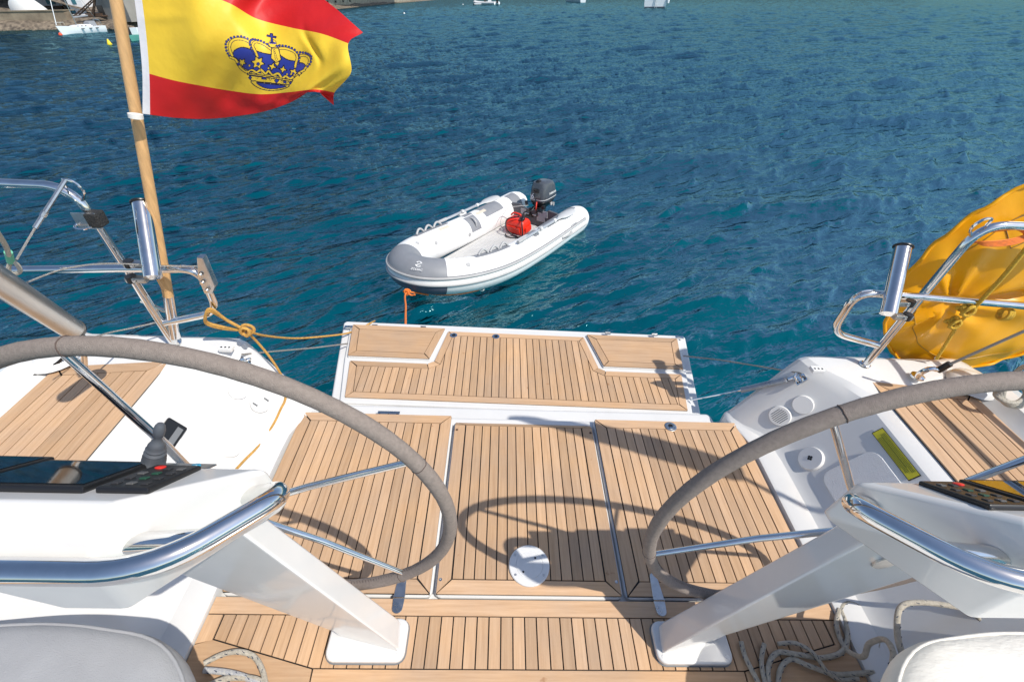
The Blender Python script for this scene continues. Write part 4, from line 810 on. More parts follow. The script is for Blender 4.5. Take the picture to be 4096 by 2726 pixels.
for s_,q in ((1,0.),(-1,1.)):     # stern cones
    o,u=frame(q); c_=cen(q); pr=[(TR,0),(TR*.99,.03),(TR*.93,.10),(TR*.80,.17),(TR*.58,.235),(TR*.30,.275),(TR*.10,.285),(.001,.286)]
    b=MB()
    n_=28; vs=[c_+np.array([-h,0,.02*h])+r*(math.cos(2*math.pi*k/n_)*np.array([0,1.,0])+math.sin(2*math.pi*k/n_)*np.array([0,0,1.])) for r,h in pr for k in range(n_)]
    b.add(vs,[(i*n_+k,i*n_+(k+1)%n_,(i+1)*n_+(k+1)%n_,(i+1)*n_+k) for i in range(len(pr)-1) for k in range(n_)]); part('stern_cone',b,HYP,din,smooth=80)
cyl('bow_patch',.438,.572,24,180,.0035,HGREY,50,26); cyl('bow_underside',.438,.572,-110,-4,.0035,HNAVY,50,16)
for a,r in ((21,.016),(-1,.014)):
    part('rubbing_strake',MB().tube([tsurf(k/160,math.radians(a),.004) for k in range(161)],r,10),HLG,din,smooth=80)
part('strake_line',MB().tube([tsurf(k/160,math.radians(27),.006) for k in range(161)],.004,6),HGREY,din,smooth=80)
# grey wear patches and carrying handles
def patch(name,q0,q1,a0,a1,m=HGREY): return cyl(name,q0,q1,a0,a1,.0025,m,24,8)
patch('handle_patch',.275,.375,85,125); patch('handle_patch',.63,.745,62,92); patch('seat_patch',.055,.135,75,150); patch('seat_patch',.855,.925,70,140); patch('oar_patch',.165,.195,70,120); patch('oar_patch',.80,.83,60,95); patch('side_patch',.790,.825,100,170); patch('transom_patch',.0,.035,85,150); patch('transom_patch',.965,1.,85,160)
patch('label_patch',.70,.735,100,115,mat('beige_label',(.62,.55,.45),.7)); patch('label_patch',.835,.87,100,115,mat('beige_label'))
for q in (.288,.318,.350,.655,.685,.715):
    ac=math.radians(100 if q<.5 else 78); part('handle',MB().tube([tsurf(q-.013+.026*k/10,ac,.003+.05*math.sin(math.pi*k/10)) for k in range(11)],[.014]*11,6),HLG,din,smooth=80)
part('carry_handle',MB().tube([tsurf(.808,math.radians(112+4.2*k),.003+.03*math.sin(math.pi*k/10)) for k in range(11)],.012,6),HLG,din,smooth=80); part('carry_handle',MB().tube([tsurf(.07+.0045*k,math.radians(10),.003+.03*math.sin(math.pi*k/10)) for k in range(11)],.013,6),HLG,din,smooth=80)
for q,a in ((.66,150),(.60,120),(.40,60),(.78,172)): part('valve',MB().lathe([(.001,0),(.026,0),(.024,.006),(.001,.007)],tsurf(q,math.radians(a),.001),tsurf(q,math.radians(a),1)-tsurf(q,math.radians(a),0),16),HLG,din)
# floor of slats
for i in range(12):
    w=.74/12; part('floor_slat',MB().box((.98,-.37+w*(i+.5),.075),(1.72-.25*abs(i-5.5)/5.5,w-.006,.02)),mat('pale_floor',(.52,.52,.51),.5,var=.06,vscale=6),din,bevel=.003,bseg=1)
part('floor_skin',MB().box((.98,0,.055),(1.9,.8,.012)),HGREY,din)
# transom
tp=[(-.36,.04),(.36,.04),(.40,.20),(.385,.33),(.25,.345),(.16,.30),(-.16,.30),(-.25,.345),(-.385,.33),(-.40,.20)]
tn=part('transom_board',MB().prism([(.10,y,z) for y,z in tp],(.035,0,0)),mat('slate_board',(.085,.088,.10),.45,var=.1,vscale=8),din,bevel=.004)
part('transom_plate',MB().box((.139,.13,.225),(.004,.14,.12)),HLG,din); part('transom_plate',MB().box((.139,-.06,.22),(.004,.12,.05)),BLACKP,din)
part('motor_pad',MB().box((.139,-.17,.25),(.006,.09,.08)),HLG,din,bevel=.002); part('motor_pad',MB().box((.139,.20,.28),(.006,.08,.09)),HLG,din,bevel=.002)
def text(body,name,m,par,o,ex,ey,h,italic=0.):
    cu=bpy.data.curves.new('t','FONT'); cu.body=body; cu.size=h; cu.extrude=.0006; cu.shear=italic; cu.align_x='CENTER'; cu.align_y='CENTER'; cu.offset=h*.012
    to=bpy.data.objects.new('t',cu); COL.objects.link(to); bpy.context.view_layer.update(); dg=bpy.context.evaluated_depsgraph_get(); me=bpy.data.meshes.new_from_object(to.evaluated_get(dg)); me.name=name
    bpy.data.objects.remove(to); ex=np.array(ex,float); ex/=np.linalg.norm(ex); ey=np.array(ey,float); ey-=ex*(ex@ey); ey/=np.linalg.norm(ey); ez=np.cross(ex,ey)
    M4=np.eye(4); M4[:3,0]=ex; M4[:3,1]=ey; M4[:3,2]=ez; M4[:3,3]=np.array(o)-np.array(par['_b']); me.transform(Matrix(M4.tolist())); me.materials.clear(); me.materials.append(m)
    ob=bpy.data.objects.new(name,me); COL.objects.link(ob); ob.parent=par; ob['_b']=par['_b']; return ob
WPAINT=mat('white_print',(.78,.78,.78),.5)
q=.478; c_=tsurf(q,math.radians(58),.007); e1=tsurf(q+.02,math.radians(58),.005)-tsurf(q-.02,math.radians(58),.005); e2=tsurf(q,math.radians(75),.005)-tsurf(q,math.radians(41),.005)
e1n=e1/np.linalg.norm(e1); e2n=e2/np.linalg.norm(e2)
# reading direction: seen from outboard
rd=-e1n if np.cross(-e1n,e2n)@(tsurf(q,math.radians(38),1)-cen(q))>0 else e1n
text('ZODIAC','print',WPAINT,din,c_-e2n*.045,rd,e2n,.034,.1)
lg=MB()
for k0,k1 in ((20,150),(200,330)): lg.tube([c_+e2n*.018+rd*.030*math.cos(math.radians(a))+e2n*.030*math.sin(math.radians(a)) for a in range(k0,k1+1,10)],.0065,5)
lg.tube([c_+e2n*.018+rd*.03-e2n*.0+e2n*.02,c_+e2n*.018-rd*.03-e2n*.02],.006,5); part('emblem',lg,WPAINT,din)
q=.055; c_=tsurf(q,math.radians(28),.004); e1=tsurf(q+.02,math.radians(28),0)-tsurf(q-.02,math.radians(28),0); e2=tsurf(q,math.radians(48),0)-tsurf(q,math.radians(8),0); rd=e1 if np.cross(e1,e2)@(c_-cen(q))>0 else -e1
text('ZODIAC','print',mat('grey_print',(.35,.35,.36),.5),din,c_,rd,e2,.05,.2)
# oars
def oar(q0,q1,a,lab):
    s0,s1=tsurf(q0,math.radians(a),.035),tsurf(q1,math.radians(a),.030); d=(s1-s0)/np.linalg.norm(s1-s0); base=D0+DX*s0[0]+DY*s0[1]+np.array([0,0,s0[2]])
    t=thing('oar',lab,'oar',D0,world=True,rot=DROT,group='dinghy oars')
    part('shaft',MB().tube([s0,s0+(s1-s0)*.72],.0165,12),mat('oar_aluminium',(.60,.61,.62),.35,.6),t,smooth=60); part('grip',MB().tube([s0-d*.02,s0+d*.13],.021,12),HLG,t,smooth=60); part('collar',MB().tube([s0+(s1-s0)*.36,s0+(s1-s0)*.40],.028,12),HLG,t); part('joint',MB().tube([s0+(s1-s0)*.64,s0+(s1-s0)*.67],.024,12),WHP,t)
    side=np.cross(d,[0,0,1.]); side/=np.linalg.norm(side); bl=[]
    for k,(w) in enumerate((.016,.03,.062,.075,.078,.076,.070,.045)):
        f=.66+.34*k/7+(.06 if k else 0); p=s0+(s1-s0)*f; bl.append([p-side*w+np.array([0,0,-.004]),p+side*w+np.array([0,0,-.004]),p+side*w*.9+np.array([0,0,.004]),p+np.array([0,0,.010]),p-side*w*.9+np.array([0,0,.004])])
    part('blade',MB().loft(bl),mat('oar_plastic',(.52,.53,.53),.45),t,smooth=50)
    m_=s0+(s1-s0)*.38; part('rowlock',MB().box(m_-np.array([0,0,.03])-side*.0,(.13,.05,.03),R=np.stack([d,side,np.cross(d,side)],1)).lathe([(.001,0),(.02,0),(.016,.03),(.001,.03)],m_+side*.02,(0,0,1),14),WHP,t,bevel=.004)
oar(.255,.035,78,'light grey oar strapped along the near tube of the dinghy'); oar(.735,.945,62,'light grey oar strapped along the far tube of the dinghy')
# fuel tank
t=thing('fuel_tank','red portable fuel tank with black cap in the dinghy','fuel tank',D0,world=True,rot=DROT); RT=mat('red_plastic',(.78,.035,.015),.32,var=.08,vscale=8)
tb=part('tank_body',MB().loft([[(.46+dx*w,-.04+dy*w2,z) for dx,dy in ((-.11,-.155),(.11,-.155),(.11,.155),(-.11,.155))] for w,w2,z in ((.94,.94,.088),(1.,1.,.15),(.94,.97,.245),(.66,.80,.29))]),RT,t,bevel=.034,bseg=5,smooth=50)
part('tank_rib',MB().box((.583,-.04,.17),(.02,.22,.07)).box((.46,.132,.17),(.14,.016,.07)),RT,t,bevel=.008); part('tank_handle',MB().tube(catmull([(.44,-.17,.30),(.44,-.12,.34),(.44,-.02,.335),(.44,.0,.305)],5),.012,8),RT,t,smooth=80)
part('cap',MB().lathe([(.001,0),(.036,0),(.036,.022),(.028,.03),(.001,.032)],(.50,.06,.303),(0,0,1),18),BLACKP,t)
t=thing('fuel_hose','black fuel hose looping over the red tank up to the outboard','hose',D0,world=True,rot=DROT)
part('hose',MB().tube(catmull([(.50,.06,.34),(.42,.02,.35),(.30,-.02,.335),(.20,.0,.31),(.12,.01,.36),(.08,.0,.45)],7),.009,8),BLACKP,t,smooth=80); part('hose',MB().tube(catmull([(.50,.07,.34),(.60,.12,.30),(.64,.16,.16),(.62,.10,.10),(.63,-.02,.11),(.66,-.10,.20),(.60,-.12,.30),(.52,.02,.34)],7),.009,8),BLACKP,t,smooth=80)
part('hose',MB().tube(catmull([(.62,-.14,.09),(.70,-.06,.10),(.66,.06,.09),(.60,.14,.10)],7),.008,8),BLACKP,t,smooth=80); part('primer_line',MB().tube(catmull([(.62,-.20,.10),(.58,-.25,.25),(.45,-.22,.38),(.30,-.15,.38),(.15,-.08,.36)],7),.004,6),HLG,t)
# outboard motor
t=thing('outboard_motor','dark grey outboard motor numbered 6 on the dinghy transom','outboard motor',D0,world=True,rot=DROT); COWL=mat('cowl_paint',(.065,.073,.085),.28,var=.06,vscale=9,coat=.3)
def ring(x0,x1,w,z,tl=0.):   # rounded rectangle section
    o=[]; r=.45
    for k in range(28):
        a=2*math.pi*k/28; c_,s_=math.cos(a),math.sin(a); e=2/3.6; X=(x0+x1)/2+(x1-x0)/2*math.copysign(abs(c_)**e,c_); Y=w*math.copysign(abs(s_)**e,s_); o.append((X,Y,z+tl*(X-(x0+x1)/2)))
    return o
ZE=.315
part('cowling',MB().loft([ring(-.30,.075,.128,ZE+.085),ring(-.315,.085,.138,ZE+.10),ring(-.31,.078,.136,ZE+.17),ring(-.285,.055,.128,ZE+.27,.03),ring(-.25,.03,.108,ZE+.325,.06),ring(-.20,-.005,.07,ZE+.345,.06),ring(-.14,-.06,.02,ZE+.348,.06)]),COWL,t,smooth=40)
part('cowl_stripe',MB().loft([ring(-.318,.088,.141,ZE+.118),ring(-.318,.088,.141,ZE+.126)],cap=False),WPAINT,t)
lp=part('lower_pan',MB().loft([ring(-.20,.02,.07,ZE-.02),ring(-.27,.06,.11,ZE+.03),ring(-.305,.08,.132,ZE+.082),ring(-.30,.075,.128,ZE+.09)]),BLACKP,t,smooth=40)
part('pull_start',MB().box((.084,0,ZE+.245),(.02,.075,.055)).tube([(.09,-.03,ZE+.245),(.10,0,ZE+.235),(.09,.03,ZE+.245)],.010,8),BLACKP,t,bevel=.004); part('carry_grip',MB().lathe([(.001,0),(.045,0),(.04,.03),(.02,.045),(.001,.046)],(-.02,-.02,ZE+.325),(0,0,1),16),BLACKP,t)
text('6','number',WPAINT,t,(.087,-.055,ZE+.165),(0,1,0),(-.08,0,1),.10,.2); text('YAMAHA','print',WPAINT,t,(-.14,.1385,ZE+.185),(-1,0,0),(0,-.07,1),.045,.15); 
part('swivel_bracket',MB().box((.03,0,ZE-.06),(.10,.13,.14)).box((.13,-.06,ZE-.04),(.05,.03,.10)).box((.13,.06,ZE-.04),(.05,.03,.10)),BLACKP,t,bevel=.008); part('drive_leg',MB().loft([ring(-.14,.0,.035,-.35),ring(-.15,.02,.04,ZE-.16),ring(-.17,.03,.05,ZE)]),COWL,t)
for y in (-.06,.06): part('clamp_screw',MB().tube([(.15,y,ZE-.05),(.20,y,ZE-.05)],.009,8).tube([(.20,y-.03,ZE-.05),(.20,y+.03,ZE-.05)],.007,8),STEEL,t)
part('tiller_arm',MB().box((.11,.15,ZE+.05),(.05,.04,.05)).tube([(.09,-.16,ZE+.08),(.10,-.14,ZE+.02)],.022,10),BLACKP,t,bevel=.006); part('stop_lanyard',MB().tube(catmull([(.10,.03,ZE+.10),(.13,.04,ZE+.04),(.12,.03,ZE-.02),(.14,.05,ZE-.06),(.12,.04,ZE-.09)],6),.009,8),mat('red_cord',(.72,.05,.03),.5),t); part('white_fittings',MB().box((-.12,.135,ZE+.03),(.05,.02,.04)).box((-.20,.125,ZE+.0),(.03,.02,.05)),HLG,t,bevel=.004)
# painter and bow line
t=thing('dinghy_painter','orange painter rope dropping from the dinghy bow behind the platform','rope',wz(1625,1150,.2),world=True)
def dl(X,Y,Z): return D0+DX*X+DY*Y+np.array([0,0,Z])
pb=dl(*tsurf(.465,math.radians(-62),.012)); part('strand',MB().tube(catmull([pb,wy(1628,1170,4.05),wy(1623,1230,3.3),wy(1622,1300,2.62)],6),.009,8),ORANGE,t,smooth=80); knot(wy(1627,1168,4.05),.026,.009,t,ORANGE,5,2); part('tail',MB().tube(catmull([wy(1628,1170,4.05),wy(1645,1180,4.05),wy(1660,1178,4.04)],5),.009,8),ORANGE,t); part('bow_line',MB().tube(catmull([dl(*tsurf(q_,math.radians(-78+6*math.sin((q_-.36)*30)),.012)) for q_ in (.465,.44,.41,.385,.365)],6),.007,6),ORANGE,t)
part('bow_eye',MB().tube([dl(*tsurf(.36+.0015*k,math.radians(-62),.003+.02*math.sin(math.pi*k/8))) for k in range(9)],.008,6),STEEL,t)

# ------------------------------------------------------------------ the far side of the bay
def far_noise(x,y,s,k=0): return mnoise.noise(Vector((x*s,y*s,k)))
ROCK=mat('shore_rock',(.25,.20,.145),.95,col2=(.07,.055,.042),vscale=2.2,bump=1.,bscale=2.5); WALLM=mat('weathered_quay',(.27,.22,.155),.95,col2=(.16,.125,.088),vscale=.9,bump=.8,bscale=4); STONEL=mat('pale_stone',(.40,.34,.26),.95,col2=(.26,.21,.155),vscale=.8,bump=.8,bscale=3)
SL=[(-140,52),(-90,58),(-66,62.5),(-52,66.5),(-45.5,66.5),(-44.2,75),(-45.0,95),(-44.6,139),(-47.5,220),(-47,300),(-30,700),(120,1150),(500,1400),(1000,1300)]
def shore():
    line=catmull([(a,b,0) for a,b in SL],14); n=len(line); b=MB(); prof=[(0,-.5),(.25,.12),(.8,.5),(1.8,.9),(3.2,1.15),(7,1.5),(14,3.0),(30,9),(70,24),(160,52)]
    vs=[]
    for i,p in enumerate(line):
        t_=line[min(i+1,n-1)]-line[max(i-1,0)]; t_/=np.linalg.norm(t_); nn=np.array([-t_[1],t_[0],0])
        for j,(d,z) in enumerate(prof):
            q=p+nn*d; w=.35*far_noise(q[0],q[1],.55,j)+.25*far_noise(q[0],q[1],1.7,j) if j else 0
            vs.append((q[0]+w*min(d,1.5),q[1]+w*min(d,1.5)*.6,z+(w*min(1,z+.2)*.9 if j<6 else z*.25*far_noise(q[0],q[1],.03))))
    m=len(prof); fs=[(i*m+j,(i+1)*m+j,(i+1)*m+j+1,i*m+j+1) for i in range(n-1) for j in range(m-1)]
    o=b.add(vs,fs).build('shore',ROCK,None,smooth=25); o['kind']='structure'
    del o['_b']
shore()
def wthing(name,label,cat,base,group=None): return thing(name,label,cat,base,group,world=True)
t=wthing('quay_wall','weathered brown quay wall behind the moored sailboat','wall',(-62,65.5,0))
wl_=[(-110,57),(-70,63.6),(-59.5,66.2),(-53.2,67.8),(-53.0,68.6),(-110,60)]
part('wall_face',MB().flat(wl_,-.3,1.75),WALLM,t); part('wall_coping',MB().flat([(-110,56.9),(-70,63.5),(-59.5,66.1),(-53.1,67.7),(-52.9,69.2),(-110,62)],1.752,1.86),WALLM,t); part('buttress',MB().loft([[(-62.2,64.6,-.2),(-61.0,64.9,-.2),(-61.0,66,-.2),(-62.2,65.6,-.2)],[(-62.0,65.5,1.7),(-61.2,65.7,1.7),(-61.2,66.0,1.7),(-62.0,65.8,1.7)]]),WALLM,t)
t=wthing('stone_quay','pale stone retaining wall along the far shore right of the flag','wall',(-47.5,150,0))
part('wall_face',MB().flat([(-46.6,100),(-46.2,139),(-48.8,220),(-48.5,300),(-51,300),(-51.3,220),(-48.7,139),(-49,100)],.3,4.2),STONEL,t)
for k in range(9): part('drain_hole',MB().box((-46.3-.0*k,112+7*k,1.6),(.3,.5,.5)),BLACKP,t)
HW=mat('white_render',(.74,.75,.76),.8,var=.04,vscale=1.2); TEAL=mat('teal_paint',(.04,.16,.20),.6); RUST=mat('rusty_iron',(.085,.05,.032),.85,var=.3,vscale=3); CONC=mat('grey_concrete',(.27,.245,.215),.95,var=.12,vscale=.7,bump=.5,bscale=3)
def fq(px,py,y): return wy(px,py,y)
a,b_=fq(288,50,71),fq(352,64,71); 
t=wthing('white_house','white rendered house beside the rusty crane','house',(a+b_)/2)
def hbox(name,a,b,z0,z1,dep,m,par,off=0.): 
    d=(b-a); d[2]=0; L=np.linalg.norm(d); d/=L; nn=np.array([-d[1],d[0],0]); q=[a+nn*off,b+nn*off,b+nn*(off+dep),a+nn*(off+dep)]
    return part(name,MB().flat([(p[0],p[1]) for p in q],z0,z1),m,par)
hbox('wall',a,b_,.9,6.5,6,HW,t); hbox('door',a+(b_-a)*.02,a+(b_-a)*.28,.95,1.75,.1,TEAL,t,-.06); hbox('window',a+(b_-a)*.35,a+(b_-a)*.62,2.35,3.1,.1,TEAL,t,-.06); hbox('step',a+(b_-a)*.5,b_+(b_-a)*.25,.9,1.35,1.2,HW,t,-1.3)
a,b_=fq(130,40,74),fq(262,44,74); t=wthing('boathouse','low white boathouse with teal shutter left of the house','house',(a+b_)/2); hbox('wall',a,b_,1.8,6,5,mat('stained_render',(.52,.52,.53),.9,var=.2,vscale=.7),t); hbox('shutter',a+(b_-a)*.55,a+(b_-a)*.80,2.35,3.0,.1,TEAL,t,-.06); hbox('plinth',a+(b_-a)*.35,b_,1.7,2.2,.3,RUST,t,-.3)
# upturned white hull on the quay
a,b_=fq(60,45,69.5),fq(186,45,69.5); t=wthing('tarpaulin_boat','boat under a white tarpaulin on the quay at far left','boat',(a+b_)/2); d=b_-a; secs=[]
for k in range(9):
    f=k/8; p=a+d*f; h=(.35+1.5*math.sin(math.pi*min(1,(f*.85+.18))))*(.9 if f<.9 else .45); w=.2+1.0*math.sin(math.pi*min(1,f*.8+.12)); secs.append([p+np.array([0,w*math.cos(u),h*math.sin(u)]) for u in np.linspace(0,math.pi,9)])
part('tarpaulin',MB().loft(secs),mat('white_tarp',(.70,.70,.68),.6),t)
# crane
t=wthing('crane','small rusty lattice crane standing on the shore','crane',fq(340,66,67.5))
def lattice(name,p,q,w,n):
    p,q=np.array(p),np.array(q); d=(q-p)/np.linalg.norm(q-p); e=np.cross(d,[0,1.,0]); e/=np.linalg.norm(e); g=np.cross(d,e); mb=MB(); cs=[(-1,-1),(1,-1),(1,1),(-1,1)]
    for a_,c_ in cs: mb.tube([p+w*(a_*e+c_*g),q+.6*w*(a_*e+c_*g)],.035,5)
    for k in range(n):
        f0,f1=k/n,(k+1)/n
        for i in range(4):
            A_,B_=cs[i],cs[(i+1)%4]; mb.tube([p+(q-p)*f0+w*(1-.4*f0)*(A_[0]*e+A_[1]*g),p+(q-p)*f1+w*(1-.4*f1)*(B_[0]*e+B_[1]*g)],.022,4)
    part(name,mb,RUST,t)
lattice('jib',fq(304,66,67.5),fq(384,-10,67.5),.12,9); lattice('mast',fq(372,62,67.5),fq(380,-8,67.5),.09,5); part('brace',MB().tube([fq(376,60,67.5),fq(352,28,67.5)],.05,6).tube([fq(330,44,67.5),fq(374,40,67.5)],.04,6),RUST,t); part('base_beam',MB().tube([fq(302,69,67.4),fq(430,64,68)],.08,6),RUST,t); part('winch',MB().box(fq(362,60,67.6),(.8,.5,.35)).box(fq(392,60,67.9),(.9,.4,.3)),RUST,t)
a,b_=fq(402,68,69),fq(520,72,66.5); t=wthing('concrete_shed','plain grey concrete shed right of the rusty crane','shed',(a+b_)/2); hbox('wall',a,b_,.6,3.4,5,CONC,t); hbox('doorway',a+(b_-a)*.03,a+(b_-a)*.22,.7,2.2,.1,BLACKP,t,-.05); hbox('roof_slab',a-(b_-a)*.03,b_+(b_-a)*.03,3.402,3.6,5.4,CONC,t,-.2)
# loose rocks along the waterline
mb=MB()
for k in range(90):
    px=random.choice([random.uniform(0,235),random.uniform(418,560),random.uniform(0,560)]); p=wz(px,121-.012*px+random.uniform(-3,3),0); r=.12+.22*random.random()
    mb.grid(lambda u,v:p+np.array([r*1.5*math.cos(2*math.pi*u)*math.sin(math.pi*v),r*math.sin(2*math.pi*u)*math.sin(math.pi*v),.03+r*.8*math.cos(math.pi*v)])+np.array([1,1,1])*.12*mnoise.noise(Vector((3*math.cos(2*math.pi*u),3*math.sin(2*math.pi*u),3*v+k))),9,6)
o=mb.build('shore_rocks',ROCK,None,smooth=20); o['kind']='stuff'; o['label']='loose dark rocks along the waterline below the quay wall'; o['category']='rocks'
# moored sailing boat
def hull(name,t,p0,p1,beam,fb,m,tr=.75,bow=1.,nx=14,sheer=.15):
    p0,p1=np.array(p0),np.array(p1); d=p1-p0; d[2]=0; L=np.linalg.norm(d); d/=L; s_=np.array([-d[1],d[0],0]); secs=[]
    for k in range(nx+1):
        f=k/nx; w=beam/2*(math.sin(min(1,f*1.35)*math.pi/2)**.8)*(1-(1-tr)*max(0,f-.55)/.45)+.012; h=fb*(1+sheer*(1-f)**2*2.2); rk=(1-f)*.10*L*.6; c_=p0+d*L*f
        secs.append([c_-d*rk*zz*(1 if f<.3 else max(0,1-(f-.3)*3))+s_*w*ww+np.array([0,0,z]) for ww,z,zz in ((-1,h,1),(-.97,h*.6,.6),(-.85,.02,0),(-.5,-.25,0),(.5,-.25,0),(.85,.02,0),(.97,h*.6,.6),(1,h,1))])
    return part(name,MB().loft(secs),m,t,smooth=50),p0,d,s_,L
BW=mat('boat_white',(.78,.79,.80),.3); BD=mat('boat_window',(.02,.025,.03),.1); CANV=mat('grey_canvas',(.25,.26,.28),.8)
t=wthing('moored_sailboat','small white sailboat moored under the quay wall','sailboat',wz(330,134,0))
_,p0,d,s_,L=hull('hull',t,wz(250,139,0),wz(416,127,0),1.5,.55,BW)
part('coachroof',MB().loft([[p0+d*L*f+s_*w*x+np.array([0,0,z]) for x,z in ((-1,.55),(-.85,.55+h),(.85,.55+h),(1,.55))] for f,w,h in ((.22,.15,.08),(.35,.45,.16),(.6,.5,.2),(.72,.45,.16))]),BW,t,bevel=.02)
for f in (.40,.58,.74): part('hull_window',MB().box(p0+d*L*f+s_*(-.74 if False else -.745)+np.array([0,0,.40]),(.22,.22,.06),R=np.stack([d,s_,[0,0,1.]],1)),BD,t)
for f in (.36,.45,.54): part('cabin_window',MB().box(p0+d*L*f+s_*-.46+np.array([0,0,.64]),(.16,.10,.05),R=np.stack([d,s_,[0,0,1.]],1)),BD,t)
mb_=p0+d*L*.42+np.array([0,0,.6]); part('mast',MB().tube([mb_,mb_+np.array([0,0,7])-d*.0],.04,8),ALU,t); part('boom',MB().tube([mb_+np.array([0,0,.75]),mb_+d*1.6+np.array([0,0,.85])],.07,8),CANV,t); part('furled_jib',MB().tube([p0-d*.12+np.array([0,0,.8]),mb_+np.array([0,0,6.6])],.035,6),BW,t); part('pulpit',MB().tube([p0+d*.5+s_*.25+np.array([0,0,.72]),p0+d*.5+s_*.25+np.array([0,0,1.0]),p0-d*.15+np.array([0,0,1.02]),p0+d*.5-s_*.25+np.array([0,0,1.0]),p0+d*.5-s_*.25+np.array([0,0,.72])],.018,6),CHROME,t); part('stern_arch',MB().tube([p0+d*L*.95+s_*.4+np.array([0,0,.55]),p0+d*L*.93+s_*.4+np.array([0,0,1.1]),p0+d*L*.93-s_*.4+np.array([0,0,1.1]),p0+d*L*.95-s_*.4+np.array([0,0,.55])],.02,6),CHROME,t); part('spray_hood',MB().loft([[p0+d*L*f+s_*w*x+np.array([0,0,z]) for x,z in ((-1,.6),(-.8,.6+h),(.8,.6+h),(1,.6))] for f,w,h in ((.66,.42,.28),(.72,.45,.42),(.82,.45,.40))]),CANV,t); part('backstay',MB().tube([p0+d*L*.98+np.array([0,0,.6]),mb_+np.array([0,0,7])],.012,4),CHROME,t)
def buoy(px,py,r,m,lab,cone=False):
    p=wz(px,py,0); t=wthing('buoy',lab,'buoy',p); 
    part('float',MB().lathe([(.001,-r),(r*.8,-r*.5),(r,0),(r*.75,r*.6),(r*.25,r*(1. if not cone else 1.9)),(.001,r*(1.05 if not cone else 2.))],p+np.array([0,0,r*.2]),(0,0,1),16),m,t,smooth=60); part('ring',MB().tube([p+np.array([.06*math.cos(k),0,r*(1.2 if not cone else 2.1)+.06*math.sin(k)]) for k in np.linspace(0,6.28,9)],.015,5),STEEL,t)
buoy(243,141,.17,mat('orange_float',(.80,.09,.03),.5),'orange mooring buoy at the bow of the moored sailboat'); buoy(440,180,.17,mat('yellow_float',(.80,.60,.02),.5),'small yellow buoy left of the flagstaff',True); buoy(1617,56,.18,mat('white_float',(.75,.75,.75),.5),'small white buoy right of the flag tip'); buoy(1852,20,.20,mat('white_float'),'small white buoy left of the far tender'); 
t=wthing('fishing_boat','small green fishing boat half hidden behind the flagstaff','boat',wz(545,165,0)); hull('hull',t,wz(528,166,0),wz(585,152,0),.8,.32,mat('green_paint',(.12,.42,.33),.5)); p=wz(535,160,0); part('cabin',MB().box(p+np.array([.3,.3,.6]),(.6,.5,.5)),BW,t,bevel=.03); part('mast',MB().tube([p+np.array([-.2,.2,.4]),p+np.array([-.15,.2,1.5])],.03,6),RUST,t)
# far tender, far launch, anchored motor yacht
t=wthing('rib_tender','white rigid inflatable tender moored far out','dinghy',wz(1935,20,0)); p0=wz(1900,20,0); p1=wz(1988,20,0); d=p1-p0; L=np.linalg.norm(d); d/=L; s_=np.array([-d[1],d[0],0])
for k in (-1,1): part('tube',MB().tube(catmull([p0+np.array([0,0,.75]),p0+d*.6+s_*k*.8+np.array([0,0,.6]),p0+d*L*.4+s_*k*1.1+np.array([0,0,.45]),p1+s_*k*1.1+np.array([0,0,.42])],6),.38,10),BW,t,smooth=80)
part('deck',MB().box((p0+p1)/2+np.array([0,0,.3]),(L*.8,1.6,.3)),BW,t); part('console',MB().box((p0+p1)/2+np.array([-.2,0,.9]),(.8,.8,1.0)),mat('dark_console',(.05,.05,.05),.5),t,bevel=.05); part('seat',MB().box((p0+p1)/2+d*1.6+np.array([0,0,.8]),(1.1,.9,.8)),BW,t,bevel=.08); part('engine',MB().box(p1+d*.1+np.array([0,0,.9]),(.6,.5,.9)),BLACKP,t,bevel=.08)
knot(p0+np.array([.0,-.5,.2]),.3,.12,t,BLACKP,3,2)
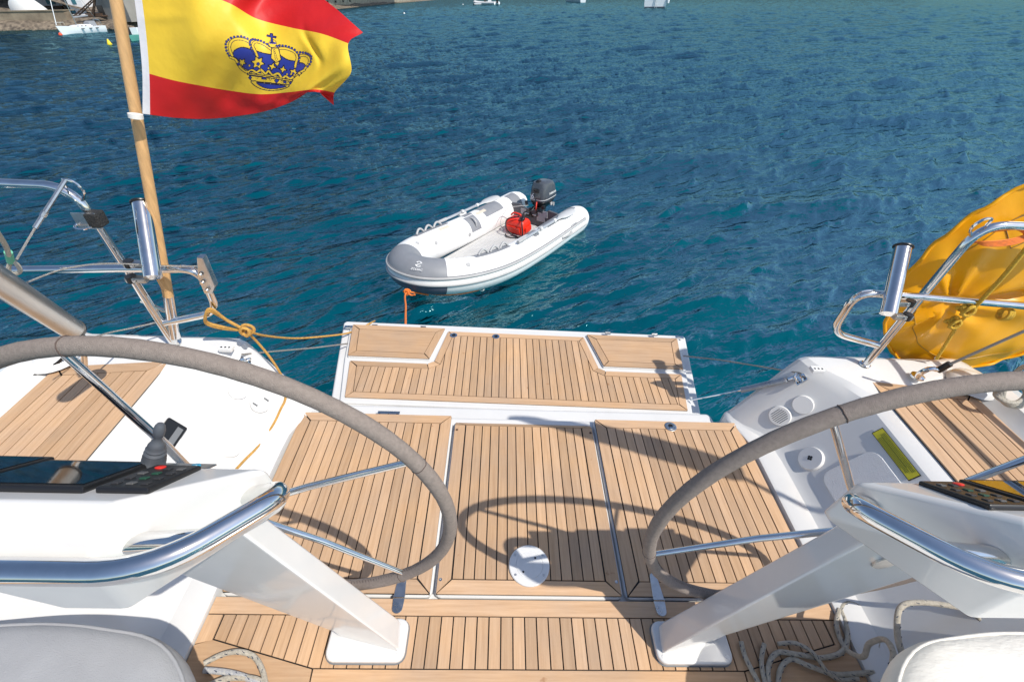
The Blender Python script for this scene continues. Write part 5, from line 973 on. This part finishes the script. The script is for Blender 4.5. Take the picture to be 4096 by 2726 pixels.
t=wthing('motor_launch','white motor launch far out at the top edge','boat',wz(2300,9,0)); hull('hull',t,wz(2265,6,0),wz(2332,11,0),2.6,1.2,BW); part('cabin',MB().box(wz(2300,9,0)+np.array([0,0,1.8]),(3,2,1.4)),BW,t,bevel=.2); part('rail',MB().tube([wz(2262,6,0)+np.array([0,0,1.3]),wz(2262,6,0)+np.array([0,0,2.1]),wz(2290,8,0)+np.array([0,0,2.1])],.05,5),CHROME,t)
t=wthing('anchored_yacht','white yacht anchored far out seen from astern, top centre right','yacht',wz(2618,34,0)); c_=wz(2618,33,0); vy=np.array([c_[0],c_[1],0])/np.linalg.norm(c_[:2]); vx=np.array([vy[1],-vy[0],0])
secs=[]
for f,w,h in ((0,2.25,2.4),(.3,2.3,2.4),(4,2.3,2.5),(9,1.6,2.7),(12,.1,2.9)): secs.append([c_+vy*f+vx*w*x+np.array([0,0,z]) for x,z in ((-1,h),(-.96,.6),(-.9,.02),(-.5,-.4),(.5,-.4),(.9,.02),(.96,.6),(1,h))])
part('hull',MB().loft(secs),BW,t); part('boot_stripe',MB().box(c_-vy*.03+np.array([0,0,.14]),(4.1,.1,.16),R=np.stack([vx,vy,[0,0,1.]],1)),mat('navy_stripe',(.02,.03,.06),.4),t); part('cabin',MB().box(c_+vy*5+np.array([0,0,3.2]),(3.2,5,1.4),R=np.stack([vx,vy,[0,0,1.]],1)),BW,t,bevel=.2); part('ladder',MB().tube([c_-vy*.1+np.array([0,0,2.0]),c_-vy*.25+np.array([0,0,-.2])],.05,5).tube([c_-vy*.1+vx*.3+np.array([0,0,2.0]),c_-vy*.25+vx*.3+np.array([0,0,-.2])],.05,5),CHROME,t); part('name_plate',MB().box(c_-vy*.04-vx*.5+np.array([0,0,1.75]),(1.1,.1,.25),R=np.stack([vx,vy,[0,0,1.]],1)),mat('grey_letters',(.35,.38,.42),.5),t); part('fender',MB().lathe([(.001,0),(.25,.1),(.3,.5),(.25,1.),(.001,1.1)],c_+vx*2.5+np.array([0,0,.7]),(0,0,1),12),BW,t)
for o in bpy.data.objects:
    if '_b' in o.keys(): del o['_b']
